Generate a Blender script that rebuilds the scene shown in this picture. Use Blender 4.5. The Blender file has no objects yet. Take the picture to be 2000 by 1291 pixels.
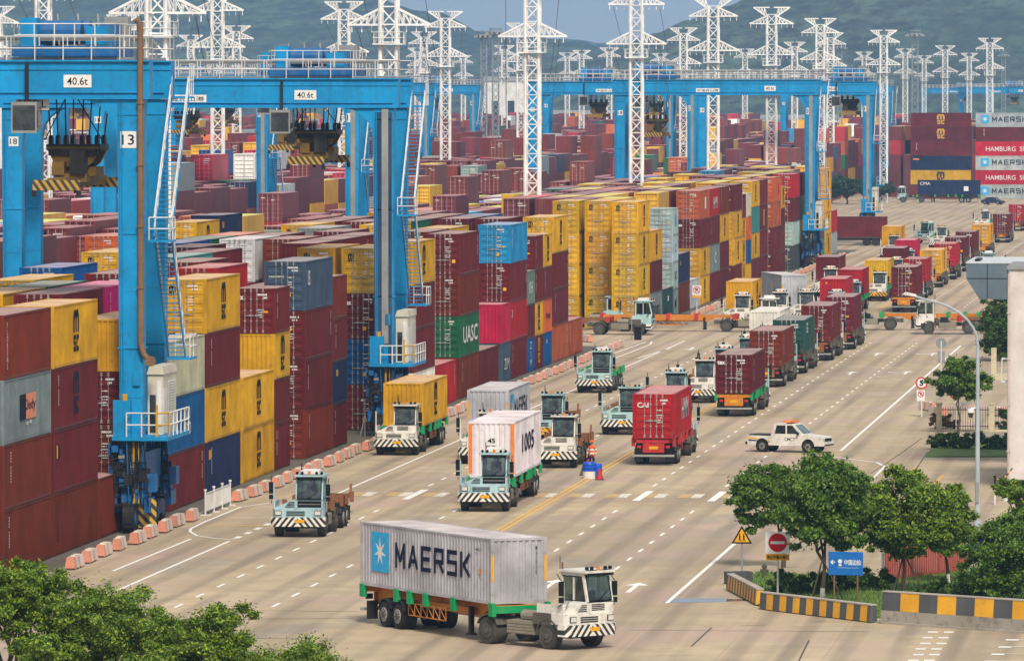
import bpy, math, random
from math import radians as R, sin, cos, pi
from mathutils import Vector, Matrix, Euler
rnd = random.Random(7)
S = bpy.context.scene
C = S.collection
H = 21.5            # camera height above the quay
F = 13500.0         # focal length in photo pixels (photo is 2000 px wide)
YAW, PIT = R(6.09), R(1.97)
_f = Vector((-sin(YAW)*cos(PIT), cos(YAW)*cos(PIT), -sin(PIT)))
_r = Vector((cos(YAW), sin(YAW), 0)); _u = _r.cross(_f)

def G(px, py, z=0.0):
    """photo pixel -> point of the horizontal plane at height z"""
    d = _f*F + _r*(px-1000) + _u*(645.5-py)
    t = (z-H)/d.z
    return Vector((0, 0, H)) + d*t
def GY(px, Y):
    """world x where the column px of the photo meets the distance Y"""
    d = _f*F + _r*(px-1000) + _u*(645.5-181)
    return d.x/d.y*Y

def lin(c):
    return tuple((v/255/12.92 if v <= 10 else ((v/255+.055)/1.055)**2.4) for v in c)

# ------------------------------------------------------------------ meshes
class MB:
    def __init__(s): s.v=[]; s.f=[]; s.m=[]
    def quad(s,a,b,c,d,m=0):
        n=len(s.v); s.v+= [tuple(a),tuple(b),tuple(c),tuple(d)]; s.f.append((n,n+1,n+2,n+3)); s.m.append(m)
    def face(s,pts,m=0):
        n=len(s.v); s.v+=[tuple(p) for p in pts]; s.f.append(tuple(range(n,n+len(pts)))); s.m.append(m)
    def box(s,x0,x1,y0,y1,z0,z1,m=0):
        n=len(s.v)
        s.v+=[(x0,y0,z0),(x1,y0,z0),(x1,y1,z0),(x0,y1,z0),(x0,y0,z1),(x1,y0,z1),(x1,y1,z1),(x0,y1,z1)]
        for q in ((0,3,2,1),(4,5,6,7),(0,1,5,4),(1,2,6,5),(2,3,7,6),(3,0,4,7)):
            s.f.append(tuple(n+i for i in q)); s.m.append(m)
    def hexa(s,p,m=0):
        n=len(s.v); s.v+=[tuple(q) for q in p]
        for q in ((0,3,2,1),(4,5,6,7),(0,1,5,4),(1,2,6,5),(2,3,7,6),(3,0,4,7)):
            s.f.append(tuple(n+i for i in q)); s.m.append(m)
    def tube(s,p,q,r,n=6,m=0,r2=None,caps=True):
        p=Vector(p); q=Vector(q); d=q-p
        if d.length<1e-6: return
        d.normalize(); a=d.orthogonal().normalized(); b=d.cross(a); r2=r if r2 is None else r2
        k=len(s.v)
        for c,rr in ((p,r),(q,r2)):
            for i in range(n):
                t=2*pi*(i+.5)/n; s.v.append(tuple(c+a*(rr*cos(t))+b*(rr*sin(t))))
        for i in range(n):
            j=(i+1)%n; s.f.append((k+i,k+j,k+n+j,k+n+i)); s.m.append(m)
        if caps:
            s.f.append(tuple(k+i for i in range(n-1,-1,-1))); s.m.append(m)
            s.f.append(tuple(k+n+i for i in range(n))); s.m.append(m)
    def path(s,pts,r,n=6,m=0):
        for a,b in zip(pts[:-1],pts[1:]): s.tube(a,b,r,n,m)
    def beam(s,p,q,w,h,m=0,up=(0,0,1)):
        p=Vector(p); q=Vector(q); d=(q-p).normalized(); u=Vector(up)
        sd=d.cross(u)
        if sd.length<1e-4: sd=d.orthogonal()
        sd.normalize(); u=sd.cross(d)
        a=sd*(w/2); b=u*(h/2)
        s.hexa([p-a-b,p+a-b,q+a-b,q-a-b,p-a+b,p+a+b,q+a+b,q-a+b],m)
    def prism(s,pts,axis,a0,a1,m=0):
        """pts 2D outline extruded along axis ('x': pts are (y,z), 'y': (x,z), 'z': (x,y))"""
        def P(p,a): return {'x':(a,p[0],p[1]),'y':(p[0],a,p[1]),'z':(p[0],p[1],a)}[axis]
        n=len(pts); k=len(s.v)
        s.v+=[P(p,a0) for p in pts]+[P(p,a1) for p in pts]
        s.f.append(tuple(k+i for i in range(n-1,-1,-1))); s.m.append(m)
        s.f.append(tuple(k+n+i for i in range(n))); s.m.append(m)
        for i in range(n):
            j=(i+1)%n; s.f.append((k+i,k+j,k+n+j,k+n+i)); s.m.append(m)
    def disc(s,c,r,h,axis='x',n=20,m=0,r2=None):
        c=Vector(c); d={'x':Vector((1,0,0)),'y':Vector((0,1,0)),'z':Vector((0,0,1))}[axis]*(h/2)
        s.tube(c-d,c+d,r,n,m,r2)
    def mesh(s,name,mats,smooth=False):
        me=bpy.data.meshes.new(name); me.from_pydata(s.v,[],s.f)
        for m in mats: me.materials.append(m)
        me.polygons.foreach_set('material_index',s.m)
        if smooth: me.polygons.foreach_set('use_smooth',[True]*len(s.f))
        import bmesh
        b=bmesh.new(); b.from_mesh(me); bmesh.ops.recalc_face_normals(b,faces=b.faces); b.to_mesh(me); b.free()
        me.update(); return me
    def build(s,name,mats,parent=None,loc=(0,0,0),rz=0,smooth=False):
        if not isinstance(mats,(list,tuple)): mats=[mats]
        return put(name,s.mesh(name,mats,smooth),parent,loc,rz)
def put(name,me,parent=None,loc=(0,0,0),rz=0,rot=None):
    o=bpy.data.objects.new(name,me); C.objects.link(o); o.parent=parent
    o.location=loc; o.rotation_euler=rot if rot else (0,0,rz); return o
def tag(o,label=None,cat=None,group=None,kind=None):
    for k,v in (('label',label),('category',cat),('group',group),('kind',kind)):
        if v: o[k]=v
    return o
def empty(name,loc=(0,0,0),rz=0):
    o=bpy.data.objects.new(name,None); C.objects.link(o); o.location=loc; o.rotation_euler=(0,0,rz); o.empty_display_size=.3
    return o
def copy_tree(o,parent=None,color=None):
    c=o.copy(); C.objects.link(c); c.parent=parent
    if color: c.color=color
    for ch in o.children: copy_tree(ch,c,color)
    return c
def structure(o): o['kind']='structure'; return o

# --------------------------------------------------------------- materials
def newmat(name):
    m=bpy.data.materials.new(name); m.use_nodes=True; nt=m.node_tree
    b=nt.nodes['Principled BSDF']; return m,nt,b
def N(nt,t,**k):
    n=nt.nodes.new(t)
    for a,v in k.items(): setattr(n,a,v)
    return n
def ramp(nt,fac,a,b,c0=(0,0,0,1),c1=(1,1,1,1)):
    r=N(nt,'ShaderNodeValToRGB'); r.color_ramp.elements[0].position=a; r.color_ramp.elements[1].position=b
    r.color_ramp.elements[0].color=c0; r.color_ramp.elements[1].color=c1
    nt.links.new(fac,r.inputs[0]); return r.outputs[0]
def mix(nt,fac,a,b,mode='MIX'):
    x=N(nt,'ShaderNodeMix',data_type='RGBA',blend_type=mode)
    for i,v in ((0,fac),(6,a),(7,b)):
        if isinstance(v,(int,float)): x.inputs[i].default_value=v
        elif isinstance(v,tuple): x.inputs[i].default_value=v if len(v)==4 else v+(1,)
        else: nt.links.new(v,x.inputs[i])
    return x.outputs[2]
def noise(nt,vec,scale,detail=4,rough=.55,sc=None):
    n=N(nt,'ShaderNodeTexNoise'); n.inputs['Scale'].default_value=scale; n.inputs['Detail'].default_value=detail; n.inputs['Roughness'].default_value=rough
    if sc:
        mp=N(nt,'ShaderNodeMapping'); mp.inputs['Scale'].default_value=sc; nt.links.new(vec,mp.inputs[0]); vec=mp.outputs[0]
    nt.links.new(vec,n.inputs['Vector']); return n.outputs['Fac']
def offset_vec(nt,coord='Object'):
    tc=N(nt,'ShaderNodeTexCoord'); oi=N(nt,'ShaderNodeObjectInfo')
    mu=N(nt,'ShaderNodeMath',operation='MULTIPLY'); mu.inputs[1].default_value=173.0; nt.links.new(oi.outputs['Random'],mu.inputs[0])
    ad=N(nt,'ShaderNodeVectorMath',operation='ADD'); nt.links.new(tc.outputs[coord],ad.inputs[0]); nt.links.new(mu.outputs[0],ad.inputs[1])
    return ad.outputs[0],oi,tc
def weather(nt,b,base,vec,rust=.35,dirt=.25,streak=.3,dust=(.30,.26,.21),var=.8):
    big=ramp(nt,noise(nt,vec,.55,3),.3,.75,(var,var,var,1),(1.12,1.12,1.12,1))
    c=mix(nt,1.0,base,big,'MULTIPLY')
    st=ramp(nt,noise(nt,vec,1.0,4,.6,(2.2,2.2,.13)),.5,.8)
    f=N(nt,'ShaderNodeMath',operation='MULTIPLY'); f.inputs[1].default_value=streak; nt.links.new(st,f.inputs[0])
    c=mix(nt,f.outputs[0],c,dust)
    dn=ramp(nt,noise(nt,vec,3.1,6,.65),.52,.75)
    f=N(nt,'ShaderNodeMath',operation='MULTIPLY'); f.inputs[1].default_value=dirt; nt.links.new(dn,f.inputs[0])
    c=mix(nt,f.outputs[0],c,(.05,.042,.036))
    if rust:
        rn=ramp(nt,noise(nt,vec,1.7,8,.7),.66,.70)
        f=N(nt,'ShaderNodeMath',operation='MULTIPLY'); f.inputs[1].default_value=rust; nt.links.new(rn,f.inputs[0])
        c=mix(nt,f.outputs[0],c,(.13,.045,.02))
    nt.links.new(c,b.inputs['Base Color'])
def mat_obj(name,rough=.5,rust=.4,dirt=.3,streak=.22,sky_lift=None):
    m,nt,b=newmat(name); vec,oi,tc=offset_vec(nt)
    base=oi.outputs['Color']
    if sky_lift: base=mix(nt,sky_lift[0],base,sky_lift[1])  # mixes a pale sky reflection into the base colour
    weather(nt,b,base,vec,rust,dirt,streak,(.10,.06,.04),.66); b.inputs['Roughness'].default_value=rough; b.inputs['Specular IOR Level'].default_value=.09
    return m
def mat(name,col,rough=.55,metal=0,rust=0,dirt=.25,streak=.2,spec=.16,dust=(.30,.26,.21)):
    m,nt,b=newmat(name); vec,oi,tc=offset_vec(nt)
    weather(nt,b,tuple(col)+(1,),vec,rust,dirt,streak,dust)
    b.inputs['Roughness'].default_value=rough; b.inputs['Metallic'].default_value=metal; b.inputs['Specular IOR Level'].default_value=spec
    return m
def mat_stripe(name,c1,c2,period,slope,mirror=False,axis='X',duty=.5,straight=False):
    """diagonal (or chevron) warning stripes painted on the part, in its own coordinates"""
    m,nt,b=newmat(name); tc=N(nt,'ShaderNodeTexCoord'); sp=N(nt,'ShaderNodeSeparateXYZ'); nt.links.new(tc.outputs['Object'],sp.inputs[0])
    x=sp.outputs[axis]
    if mirror:
        a=N(nt,'ShaderNodeMath',operation='ABSOLUTE'); nt.links.new(x,a.inputs[0]); x=a.outputs[0]
    z=N(nt,'ShaderNodeMath',operation='MULTIPLY_ADD'); nt.links.new(sp.outputs['Z'],z.inputs[0]); z.inputs[1].default_value=slope; nt.links.new(x,z.inputs[2])
    d=N(nt,'ShaderNodeMath',operation='DIVIDE'); nt.links.new(z.outputs[0],d.inputs[0]); d.inputs[1].default_value=period
    fr=N(nt,'ShaderNodeMath',operation='FRACT'); nt.links.new(d.outputs[0],fr.inputs[0])
    g=N(nt,'ShaderNodeMath',operation='GREATER_THAN'); nt.links.new(fr.outputs[0],g.inputs[0]); g.inputs[1].default_value=duty
    c=mix(nt,g.outputs[0],tuple(c1),tuple(c2))
    weather(nt,b,c,tc.outputs['Object'],.15,.3,.15); b.inputs['Roughness'].default_value=.55
    return m
def mat_glass(name,col=(.02,.035,.04)):
    m,nt,b=newmat(name); b.inputs['Base Color'].default_value=tuple(col)+(1,); b.inputs['Roughness'].default_value=.06; b.inputs['Specular IOR Level'].default_value=.8
    vec,oi,tc=offset_vec(nt); nz=noise(nt,vec,1.3,3); c=ramp(nt,nz,.42,.66,tuple(col)+(1,),tuple(min(1,x*2.4+.012) for x in col)+(1,)); nt.links.new(c,b.inputs['Base Color'])
    return m
M_={}
def mat_emit_none(name,col,rough=.7):
    m,nt,b=newmat(name); b.inputs['Base Color'].default_value=tuple(col)+(1,); b.inputs['Roughness'].default_value=rough; b.inputs['Specular IOR Level'].default_value=.05 if rough>=.35 else .5
    nz=noise(nt,N(nt,'ShaderNodeTexCoord').outputs['Object'],3.0,4); nt.links.new(mix(nt,1.0,tuple(col),ramp(nt,nz,.3,.7,(.82,.82,.82,1),(1.05,1.05,1.05,1)),'MULTIPLY'),b.inputs['Base Color'])
    return m
M={}
M['cbody']=mat_obj('container_paint',.65,.5,.25,.16)
M['croof']=mat_obj('container_roof_skylit_paint',.6,.3,.2,0,(.46,(.66,.55,.52)))  # roof colour lightened to stand in for reflected overcast sky
M['cdoor']=mat_obj('container_door_paint',.45,.5,.3,.12)
M['cframe']=mat_obj('container_frame_paint',.5,.6,.4,.1)
M['rod']=mat('galvanised_steel',(.36,.35,.34),.45,.3,.35,.3,.1)
M['white_mark']=mat_emit_none('white_marking',(.72,.72,.70))
M['yellow_mark']=mat_emit_none('yellow_marking',(.75,.38,.02))
M['black_mark']=mat_emit_none('black_marking',(.012,.012,.014))
M['navy_mark']=mat_emit_none('navy_marking',(.012,.016,.04))
M['cyan_mark']=mat_emit_none('cyan_marking',(.05,.40,.72))
M['gold_mark']=mat_emit_none('gold_marking',(.62,.36,.06))
M['orange_mark']=mat_emit_none('orange_marking',(.75,.22,.05))
M['salmon_mark']=mat_emit_none('salmon_marking',(.72,.28,.17))
M['red_mark']=mat_emit_none('red_marking',(.58,.012,.02))
M['blue']=mat('crane_blue',(.010,.265,.56),.45,0,.5,.4,.38,.14,(.02,.07,.11))
M['blue2']=mat('crane_machinery_blue',(.012,.12,.33),.45,0,.2,.45,.25)
M['navy_steel']=mat('crane_dark_blue',(.012,.05,.12),.5,0,.2,.4,.2)
M['dyellow']=mat('grimy_yellow',(.17,.10,.02),.6,0,.5,.9,.1)
M['white']=mat('white_paint',(.70,.70,.68),.5,0,.1,.22,.2)
M['pylon']=mat('pylon_white_paint',(.84,.85,.84),.5,0,.08,.2,.15)
M['pylon_grey']=mat('pylon_galvanised',(.30,.34,.37),.5,.2,.1,.2,.1)
M['beige']=mat('beige_panel',(.58,.54,.44),.55,0,.15,.25,.2)
M['grey']=mat('grey_steel',(.27,.28,.28),.55,.1,.15,.3,.2)
M['rustpipe']=mat('rusty_pipe',(.22,.13,.07),.7,.2,.8,.4,.2)
M['black']=mat('black_steel',(.018,.018,.02),.5,0,.1,.2,.1)
M['tyre']=mat('tyre_rubber',(.022,.021,.02),.8,0,0,.5,.15)
M['tyre_dusty']=mat('dusty_tyre_rubber',(.06,.057,.05),.85,0,0,.5,.25)
M['rim']=mat('wheel_rim',(.36,.36,.34),.5,.3,.3,.5,.2)
M['rim_dark']=mat('dusty_wheel_rim',(.10,.095,.085),.6,.1,.3,.5,.2)
M['mint']=mat('mint_paint',(.38,.58,.58),.4,0,.35,.5,.3,.3,(.20,.18,.14))
M['mint2']=mat('pale_blue_green_paint',(.36,.53,.58),.42,0,.4,.6,.35,.3,(.20,.18,.14))
M['cabwhite']=mat('tractor_white_paint',(.70,.68,.62),.4,0,.3,.5,.3,.3,(.24,.21,.16))
M['chassis']=mat('dusty_chassis',(.10,.09,.07),.7,0,.5,.5,.25)
M['chassis_tan']=mat('dusty_toolbox',(.26,.235,.18),.7,0,.3,.4,.25)
M['orange']=mat('trailer_orange',(.55,.20,.02),.5,0,.5,.4,.25)
M['rusty']=mat('trailer_rust_brown',(.22,.09,.04),.7,0,.7,.5,.2)
M['tgreen']=mat('trailer_green',(.01,.30,.10),.45,0,.2,.25,.15)
M['tred']=mat('trailer_red',(.45,.03,.03),.5,0,.2,.25,.15)
M['yellow']=mat('machinery_yellow',(.62,.34,.02),.5,0,.3,.45,.2)
M['glass']=mat_glass('cab_glass',(.035,.06,.06))
M['glass2']=mat_glass('dark_glass',(.015,.018,.02))
M['bw']=mat_stripe('black_white_chevron',(.02,.02,.02),(.74,.72,.66),.30,.8,True)
M['yb']=mat_stripe('yellow_black_chevron',(.02,.02,.02),(.66,.34,.02),.34,.9,True)
M['ybd']=mat_stripe('yellow_black_diagonal',(.03,.03,.03),(.6,.38,.04),.5,1.0,False)
M['ybeam']=mat_stripe('spreader_stripe',(.03,.03,.03),(.42,.25,.02),.36,.7,False)
def mat_pane(name,tint):
    m,nt,b=newmat(name); nt.nodes.remove(b); t=N(nt,'ShaderNodeBsdfTransparent'); t.inputs[0].default_value=tint+(1,); g=N(nt,'ShaderNodeBsdfGlossy'); g.inputs['Roughness'].default_value=.05; g.inputs[0].default_value=(.9,.95,1,1)
    f=N(nt,'ShaderNodeFresnel'); f.inputs[0].default_value=1.6; tc=N(nt,'ShaderNodeTexCoord'); d=ramp(nt,noise(nt,tc.outputs['Object'],2.5,4),.4,.8,(.07,.07,.07,1),(.22,.22,.22,1))
    a=N(nt,'ShaderNodeMath',operation='ADD'); nt.links.new(f.outputs[0],a.inputs[0]); nt.links.new(d,a.inputs[1])
    x=N(nt,'ShaderNodeMixShader'); nt.links.new(d,x.inputs[0]); nt.links.new(t.outputs[0],x.inputs[1]); nt.links.new(g.outputs[0],x.inputs[2]); nt.links.new(x.outputs[0],nt.nodes['Material Output'].inputs[0]); return m
M['pane']=mat_pane('tinted_pane',(.30,.43,.39))
M['lamp']=mat_emit_none('lamp_lens',(.6,.6,.55),.2)
M['amber']=mat_emit_none('amber_lens',(.75,.20,.02),.25)
M['redlens']=mat_emit_none('red_lens',(.5,.02,.02),.25)
M['plate_yellow']=mat_emit_none('number_plate_yellow',(.70,.36,.02),.4)
M['trim_black']=mat_emit_none('black_plastic',(.015,.015,.016),.4)

# ------------------------------------------------------------------- text
_tc={}
STROKE={'M':[[(0,0),(0,1),(.5,.25),(1,1),(1,0)]],'A':[[(0,0),(.5,1),(1,0)],[(.2,.32),(.8,.32)]],'E':[[(1,1),(0,1),(0,0),(1,0)],[(0,.5),(.85,.5)]],'R':[[(0,0),(0,1),(.95,1),(.95,.46),(0,.46)],[(.5,.46),(1,0)]],
 'S':[[(1,1),(0,1),(0,.53),(1,.53),(1,0),(0,0)]],'K':[[(0,0),(0,1)],[(1,1),(.28,.5),(1,0)]],'H':[[(0,0),(0,1)],[(1,0),(1,1)],[(0,.5),(1,.5)]],'U':[[(0,1),(0,0),(1,0),(1,1)]]}
def stroke_text(body,w,h,m,t=.17):
    """heavy squared capitals drawn as strokes"""
    k=('stroke',body,w,h,m.name)
    if k in _tc: return _tc[k]
    mb=MB(); n=len(body); cw=w/n; lw=cw*.76-t*h; z=0
    for i,c in enumerate(body):
        x0=-w/2+cw*i+cw*.12+t*h*.5
        for line in STROKE[c]:
            P=[Vector((x0+lw*a,-h/2+t*h*.5+(h-t*h)*b)) for a,b in line]
            for p,q in zip(P[:-1],P[1:]):
                d=(q-p).normalized(); s=Vector((-d.y,d.x))*t*h*.5; e=d*t*h*(.5 if abs(d.x)<.01 or abs(d.y)<.01 else .22); z+=.0006
                p2,q2=p-e,q+e; mb.face([(*(p2-s),z),(*(q2-s),z),(*(q2+s),z),(*(p2+s),z)])
    _tc[k]=mb.mesh('lettering',[m]); return _tc[k]
def text_mesh(body,w,h,m,bold=.012,ext=.004):
    if any(c in body for c in 'MNW'): bold=min(bold,.004)
    k=(body,w,h,m.name,bold)
    if k in _tc: return _tc[k]
    cu=bpy.data.curves.new('lettering','FONT'); cu.body=body; cu.offset=bold; cu.extrude=.0; cu.resolution_u=2; cu.space_line=.82; cu.align_x='CENTER'
    o=bpy.data.objects.new('lettering_source',cu); C.objects.link(o)
    dg=bpy.context.evaluated_depsgraph_get(); me=bpy.data.meshes.new_from_object(o.evaluated_get(dg))
    bpy.data.objects.remove(o)
    xs=[v.co.x for v in me.vertices]; ys=[v.co.y for v in me.vertices]
    x0,x1,y0,y1=min(xs),max(xs),min(ys),max(ys)
    for v in me.vertices:
        v.co.x=((v.co.x-x0)/(x1-x0)-.5)*w; v.co.y=((v.co.y-y0)/(y1-y0)-.5)*h; v.co.z=0
    me.materials.clear(); me.materials.append(m); me.name='lettering'
    _tc[k]=me; return me
FRONT=(pi/2,0,0)            # faces -Y
SIDE=(pi/2,0,pi/2)          # faces +X
SIDEL=(pi/2,0,-pi/2)        # faces -X
BACK=(pi/2,0,pi)            # faces +Y
def decal(parent,me,loc,rot,name='lettering'):
    return put(name,me,parent,loc,0,rot)
def flat(pts_list,mats,name='emblem'):
    """flat plates in the local xy plane: [(points, material index, z)]"""
    mb=MB()
    for p,m,z in pts_list: mb.face([(x,y,z) for x,y in p],m)
    return mb.mesh(name,mats)
def rect(x0,x1,y0,y1): return [(x0,y0),(x1,y0),(x1,y1),(x0,y1)]
HAZE=1.0e-4; EXPO=1.40
# -------------------------------------------------------------- containers
W2=1.219
def corr_side(mb,x,sgn,y0,y1,z0,z1,m,n=None,depth=.036):
    n=n or max(4,int(round((y1-y0)/.28))); p=(y1-y0)/n
    pts=[]
    for i in range(n):
        a=y0+i*p; pts+= [(a,0),(a+p*.32,0),(a+p*.5,-depth),(a+p*.82,-depth)]
    pts.append((y1,0))
    for (a,da),(b,db) in zip(pts[:-1],pts[1:]):
        q=[(x+sgn*da,a,z0),(x+sgn*db,b,z0),(x+sgn*db,b,z1),(x+sgn*da,a,z1)]
        mb.quad(*(q if sgn>0 else q[::-1]),m)
def corr_front(mb,y,sgn,x0,x1,z0,z1,m,depth=.045,pitch=.26):
    n=int(round((x1-x0)/pitch)); p=(x1-x0)/n; pts=[]
    for i in range(n):
        a=x0+i*p; pts+=[(a,0),(a+p*.32,0),(a+p*.5,-depth),(a+p*.82,-depth)]
    pts.append((x1,0))
    for (a,da),(b,db) in zip(pts[:-1],pts[1:]):
        q=[(a,y+sgn*da,z0),(b,y+sgn*db,z0),(b,y+sgn*db,z1),(a,y+sgn*da,z1)]
        mb.quad(*(q[::-1] if sgn>0 else q),m)
def container_body(L,h):
    mb=MB(); l=L/2
    for sx in (-1,1):
        for sy in (-1,1):
            x0,x1=sorted((sx*W2,sx*(W2-.15))); y0,y1=sorted((sy*l,sy*(l-.14)))
            mb.box(x0,x1,y0,y1,.12,h-.12,2)
            X0,X1=sorted((sx*(W2+.004),sx*(W2-.17))); Y0,Y1=sorted((sy*(l+.004),sy*(l-.178)))
            mb.box(X0,X1,Y0,Y1,0,.118,3); mb.box(X0,X1,Y0,Y1,h-.118,h,3)
    for sx in (-1,1):
        x0,x1=sorted((sx*(W2-.002),sx*(W2-.10)))
        mb.box(x0,x1,-l+.18,l-.18,.02,.16,2); mb.box(x0,x1,-l+.18,l-.18,h-.08,h-.012,2)
        corr_side(mb,sx*(W2-.012),sx,-l+.14,l-.14,.16,h-.08,0)
    for sy in (-1,1):
        y0,y1=sorted((sy*(l-.002),sy*(l-.12)))
        mb.box(-W2+.17,W2-.17,y0,y1,.02,.15,2); mb.box(-W2+.17,W2-.17,y0,y1,h-.11,h-.012,2)
    corr_front(mb,l-.02,1,-W2+.15,W2-.15,.15,h-.11,0)
    mb.quad((-W2+.15,-l+.09,.15),(W2-.15,-l+.09,.15),(W2-.15,-l+.09,h-.11),(-W2+.15,-l+.09,h-.11),2)
    n=int((L-.4)/.4); p=(L-.4)/n; z=h-.02
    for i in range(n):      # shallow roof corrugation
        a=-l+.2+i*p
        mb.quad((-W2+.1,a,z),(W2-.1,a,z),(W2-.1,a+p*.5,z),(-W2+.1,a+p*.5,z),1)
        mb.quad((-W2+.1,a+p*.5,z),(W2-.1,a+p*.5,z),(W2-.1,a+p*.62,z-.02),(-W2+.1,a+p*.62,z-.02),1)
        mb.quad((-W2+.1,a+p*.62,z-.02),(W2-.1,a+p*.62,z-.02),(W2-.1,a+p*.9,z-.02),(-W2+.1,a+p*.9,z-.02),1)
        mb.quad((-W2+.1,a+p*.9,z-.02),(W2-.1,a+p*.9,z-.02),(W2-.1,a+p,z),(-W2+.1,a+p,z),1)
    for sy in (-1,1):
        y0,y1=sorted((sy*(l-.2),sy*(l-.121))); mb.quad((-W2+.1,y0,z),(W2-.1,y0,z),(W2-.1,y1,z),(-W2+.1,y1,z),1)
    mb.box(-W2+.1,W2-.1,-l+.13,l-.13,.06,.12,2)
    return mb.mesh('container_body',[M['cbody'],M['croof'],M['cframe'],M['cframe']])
def door_mesh(h):
    """one leaf, hinge edge at x=-1.06, meeting edge at x=0; origin at the sill centre"""
    mb=MB(); z0,z1=.16,h-.12; x0,x1=-1.055,-.012
    n=5; p=(z1-z0-.12)/n; a=z0+.06
    mb.quad((x0,0,z0),(x1,0,z0),(x1,0,a),(x0,0,a)); 
    for i in range(n):
        pr=[(a,0),(a+p*.2,0),(a+p*.32,.035),(a+p*.68,.035),(a+p*.8,0),(a+p,0)]
        for (u,d),(v,e) in zip(pr[:-1],pr[1:]):
            mb.quad((x0+.07,d,u),(x1-.07,d,u),(x1-.07,e,v),(x0+.07,e,v))
        mb.quad((x0,0,a),(x0+.07,0,a),(x0+.07,0,a+p),(x0,0,a+p)); mb.quad((x1-.07,0,a),(x1,0,a),(x1,0,a+p),(x1-.07,0,a+p))
        mb.face([(x0+.07,d,u) for u,d in pr]); mb.face([(x1-.07,d,u) for u,d in pr])
        a+=p
    mb.quad((x0,0,a),(x1,0,a),(x1,0,z1),(x0,0,z1))
    mb.box(x0,x0+.05,-.015,-.003,z0,z1); mb.box(x1-.05,x1,-.02,-.003,z0,z1)
    for z in (.35,.95,1.6,2.2):
        if z<h-.3: mb.box(x0-.05,x0+.03,-.03,-.004,z,z+.1)
    return mb.mesh('door',[M['cdoor']])
def rod_mesh(h):
    mb=MB(); mb.tube((0,-.05,.1),(0,-.05,h-.05),.019,6)
    for z in (.16,.7,1.3,1.95,h-.2): mb.box(-.06,.06,-.06,-.004,z,z+.06)
    mb.box(-.03,.30,-.075,-.06,1.02,1.06); mb.box(.24,.34,-.06,-.02,1.0,1.1)
    for z in (.06,h-.1): mb.box(-.05,.05,-.075,.0,z,z+.07)
    return mb.mesh('lock_rod',[M['rod']])
def stencil_mesh(h,seed):
    """the rows of white stencilled figures on a right door leaf, too small to read, and its stickers"""
    r=random.Random(seed); mb=MB(); z=h-.42
    def row(x0,n,z,s):
        x=x0
        for i in range(n):
            w=s*r.uniform(.4,.7)
            if r.random()<.86: mb.box(x,x+w,-.026,-.023,z,z+s,0)
            x+=w+s*.16
    row(.14,9,z,.105); row(.42,5,z-.17,.095)
    for i in range(6):
        if r.random()<.8: row(.2,r.randint(6,10),z-.55-.14*i,.055)
    if r.random()<.55:
        x=r.choice((.12,.66)); zz=r.choice((.55,.85,1.7)); mb.box(x,x+.24,-.026,-.022,zz,zz+.24,1)
    if r.random()<.4: mb.box(.55,.8,-.026,-.022,1.2,1.3,1)
    return mb.mesh('stencil_marking',[M['white_mark'],M['yellow_mark']])
HC,STD=2.896,2.591; L40,L20=12.19,6.06
_cb={}
def cb(kind,*a):
    k=(kind,)+a
    if k not in _cb: _cb[k]={'body':container_body,'door':door_mesh,'rod':rod_mesh,'sten':stencil_mesh}[kind](*a)
    return _cb[k]
COL={ # code: (paint colour, colour word)
 'm':((.125,.0145,.016),'maroon'),'b':((.150,.024,.011),'brown red'),'u':((.12,.016,.026),'plum'),'y':((.62,.335,.014),'mustard yellow'),
 'r':((.36,.014,.02),'red'),'c':((.40,.012,.05),'crimson'),'p':((.66,.010,.20),'magenta pink'),'n':((.014,.024,.075),'navy'),
 'B':((.006,.085,.27),'blue'),'s':((.055,.095,.145),'slate blue'),'g':((.012,.105,.045),'green'),'G':((.14,.21,.18),'grey green'),'k':((.018,.075,.062),'dark green'),
 'w':((.74,.74,.71),'white'),'e':((.50,.47,.36),'beige'),'S':((.44,.47,.50),'light grey'),'K':((.20,.25,.25),'weathered grey'),'o':((.55,.12,.03),'orange'),
 'O':((.36,.085,.035),'rust brown'),'C':((.015,.24,.47),'cyan blue'),'t':((.05,.24,.23),'teal'),'R':((.50,.008,.03),'bright red'),'d':((.05,.06,.065),'charcoal'),'T':((.34,.44,.44),'pale mint grey')}
def jit(c,r=rnd,a=.14):
    k=1+r.uniform(-a,a); return tuple(max(.004,min(1,v*k*(1+r.uniform(-.06,.06)))) for v in c)+(1,)
COUNT=[0]
def container(code,L,h,loc,rz=0,flip=False,doors=True,side=None,front=None,color=None,a=.14,sgn=None,fend=None):
    """a container standing at loc (centre of its base); flip puts the closed end towards -Y"""
    col=color or jit(COL[code][0],a=a)
    o=put('shipping_container',cb('body',L,h),None,loc,rz+(pi if flip else 0)); o.color=col
    l=L/2; kids=[]
    if doors:
        for s in (1,-1):
            d=put('door',cb('door',h),o,(0,-l+.03,0)); d.color=col
            if s<0: d.scale=(-1,1,1)
            for x in (-.52,-.17): put('lock_rod',cb('rod',h),d,(x,0,0))
            if s<0:
                t=put('stencil_marking',cb('sten',h,rnd.randrange(9)),d,(0,0,0)); t.scale=(-1,1,1); t.location=(0,0,0)
                t.location.x=0
    sgn=sgn or (-1 if flip else 1); fend=flip if fend is None else fend
    if side:
        for kind in side: side_mark(o,kind,L,h,sgn)
    if front:
        for kind in front: front_mark(o,kind,L,h,fend)
    COUNT[0]+=1
    return o
def star_mesh():
    pts=[]
    for i in range(14):
        r=.62 if i%2==0 else .2; t=pi/2+i*pi/7; pts.append((r*cos(t)*.92,r*sin(t)))
    return flat([(rect(-.85,.85,-.8,.8),0,0),(pts,1,.006)],[M['cyan_mark'],M['white_mark']])
_em={}
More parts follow.
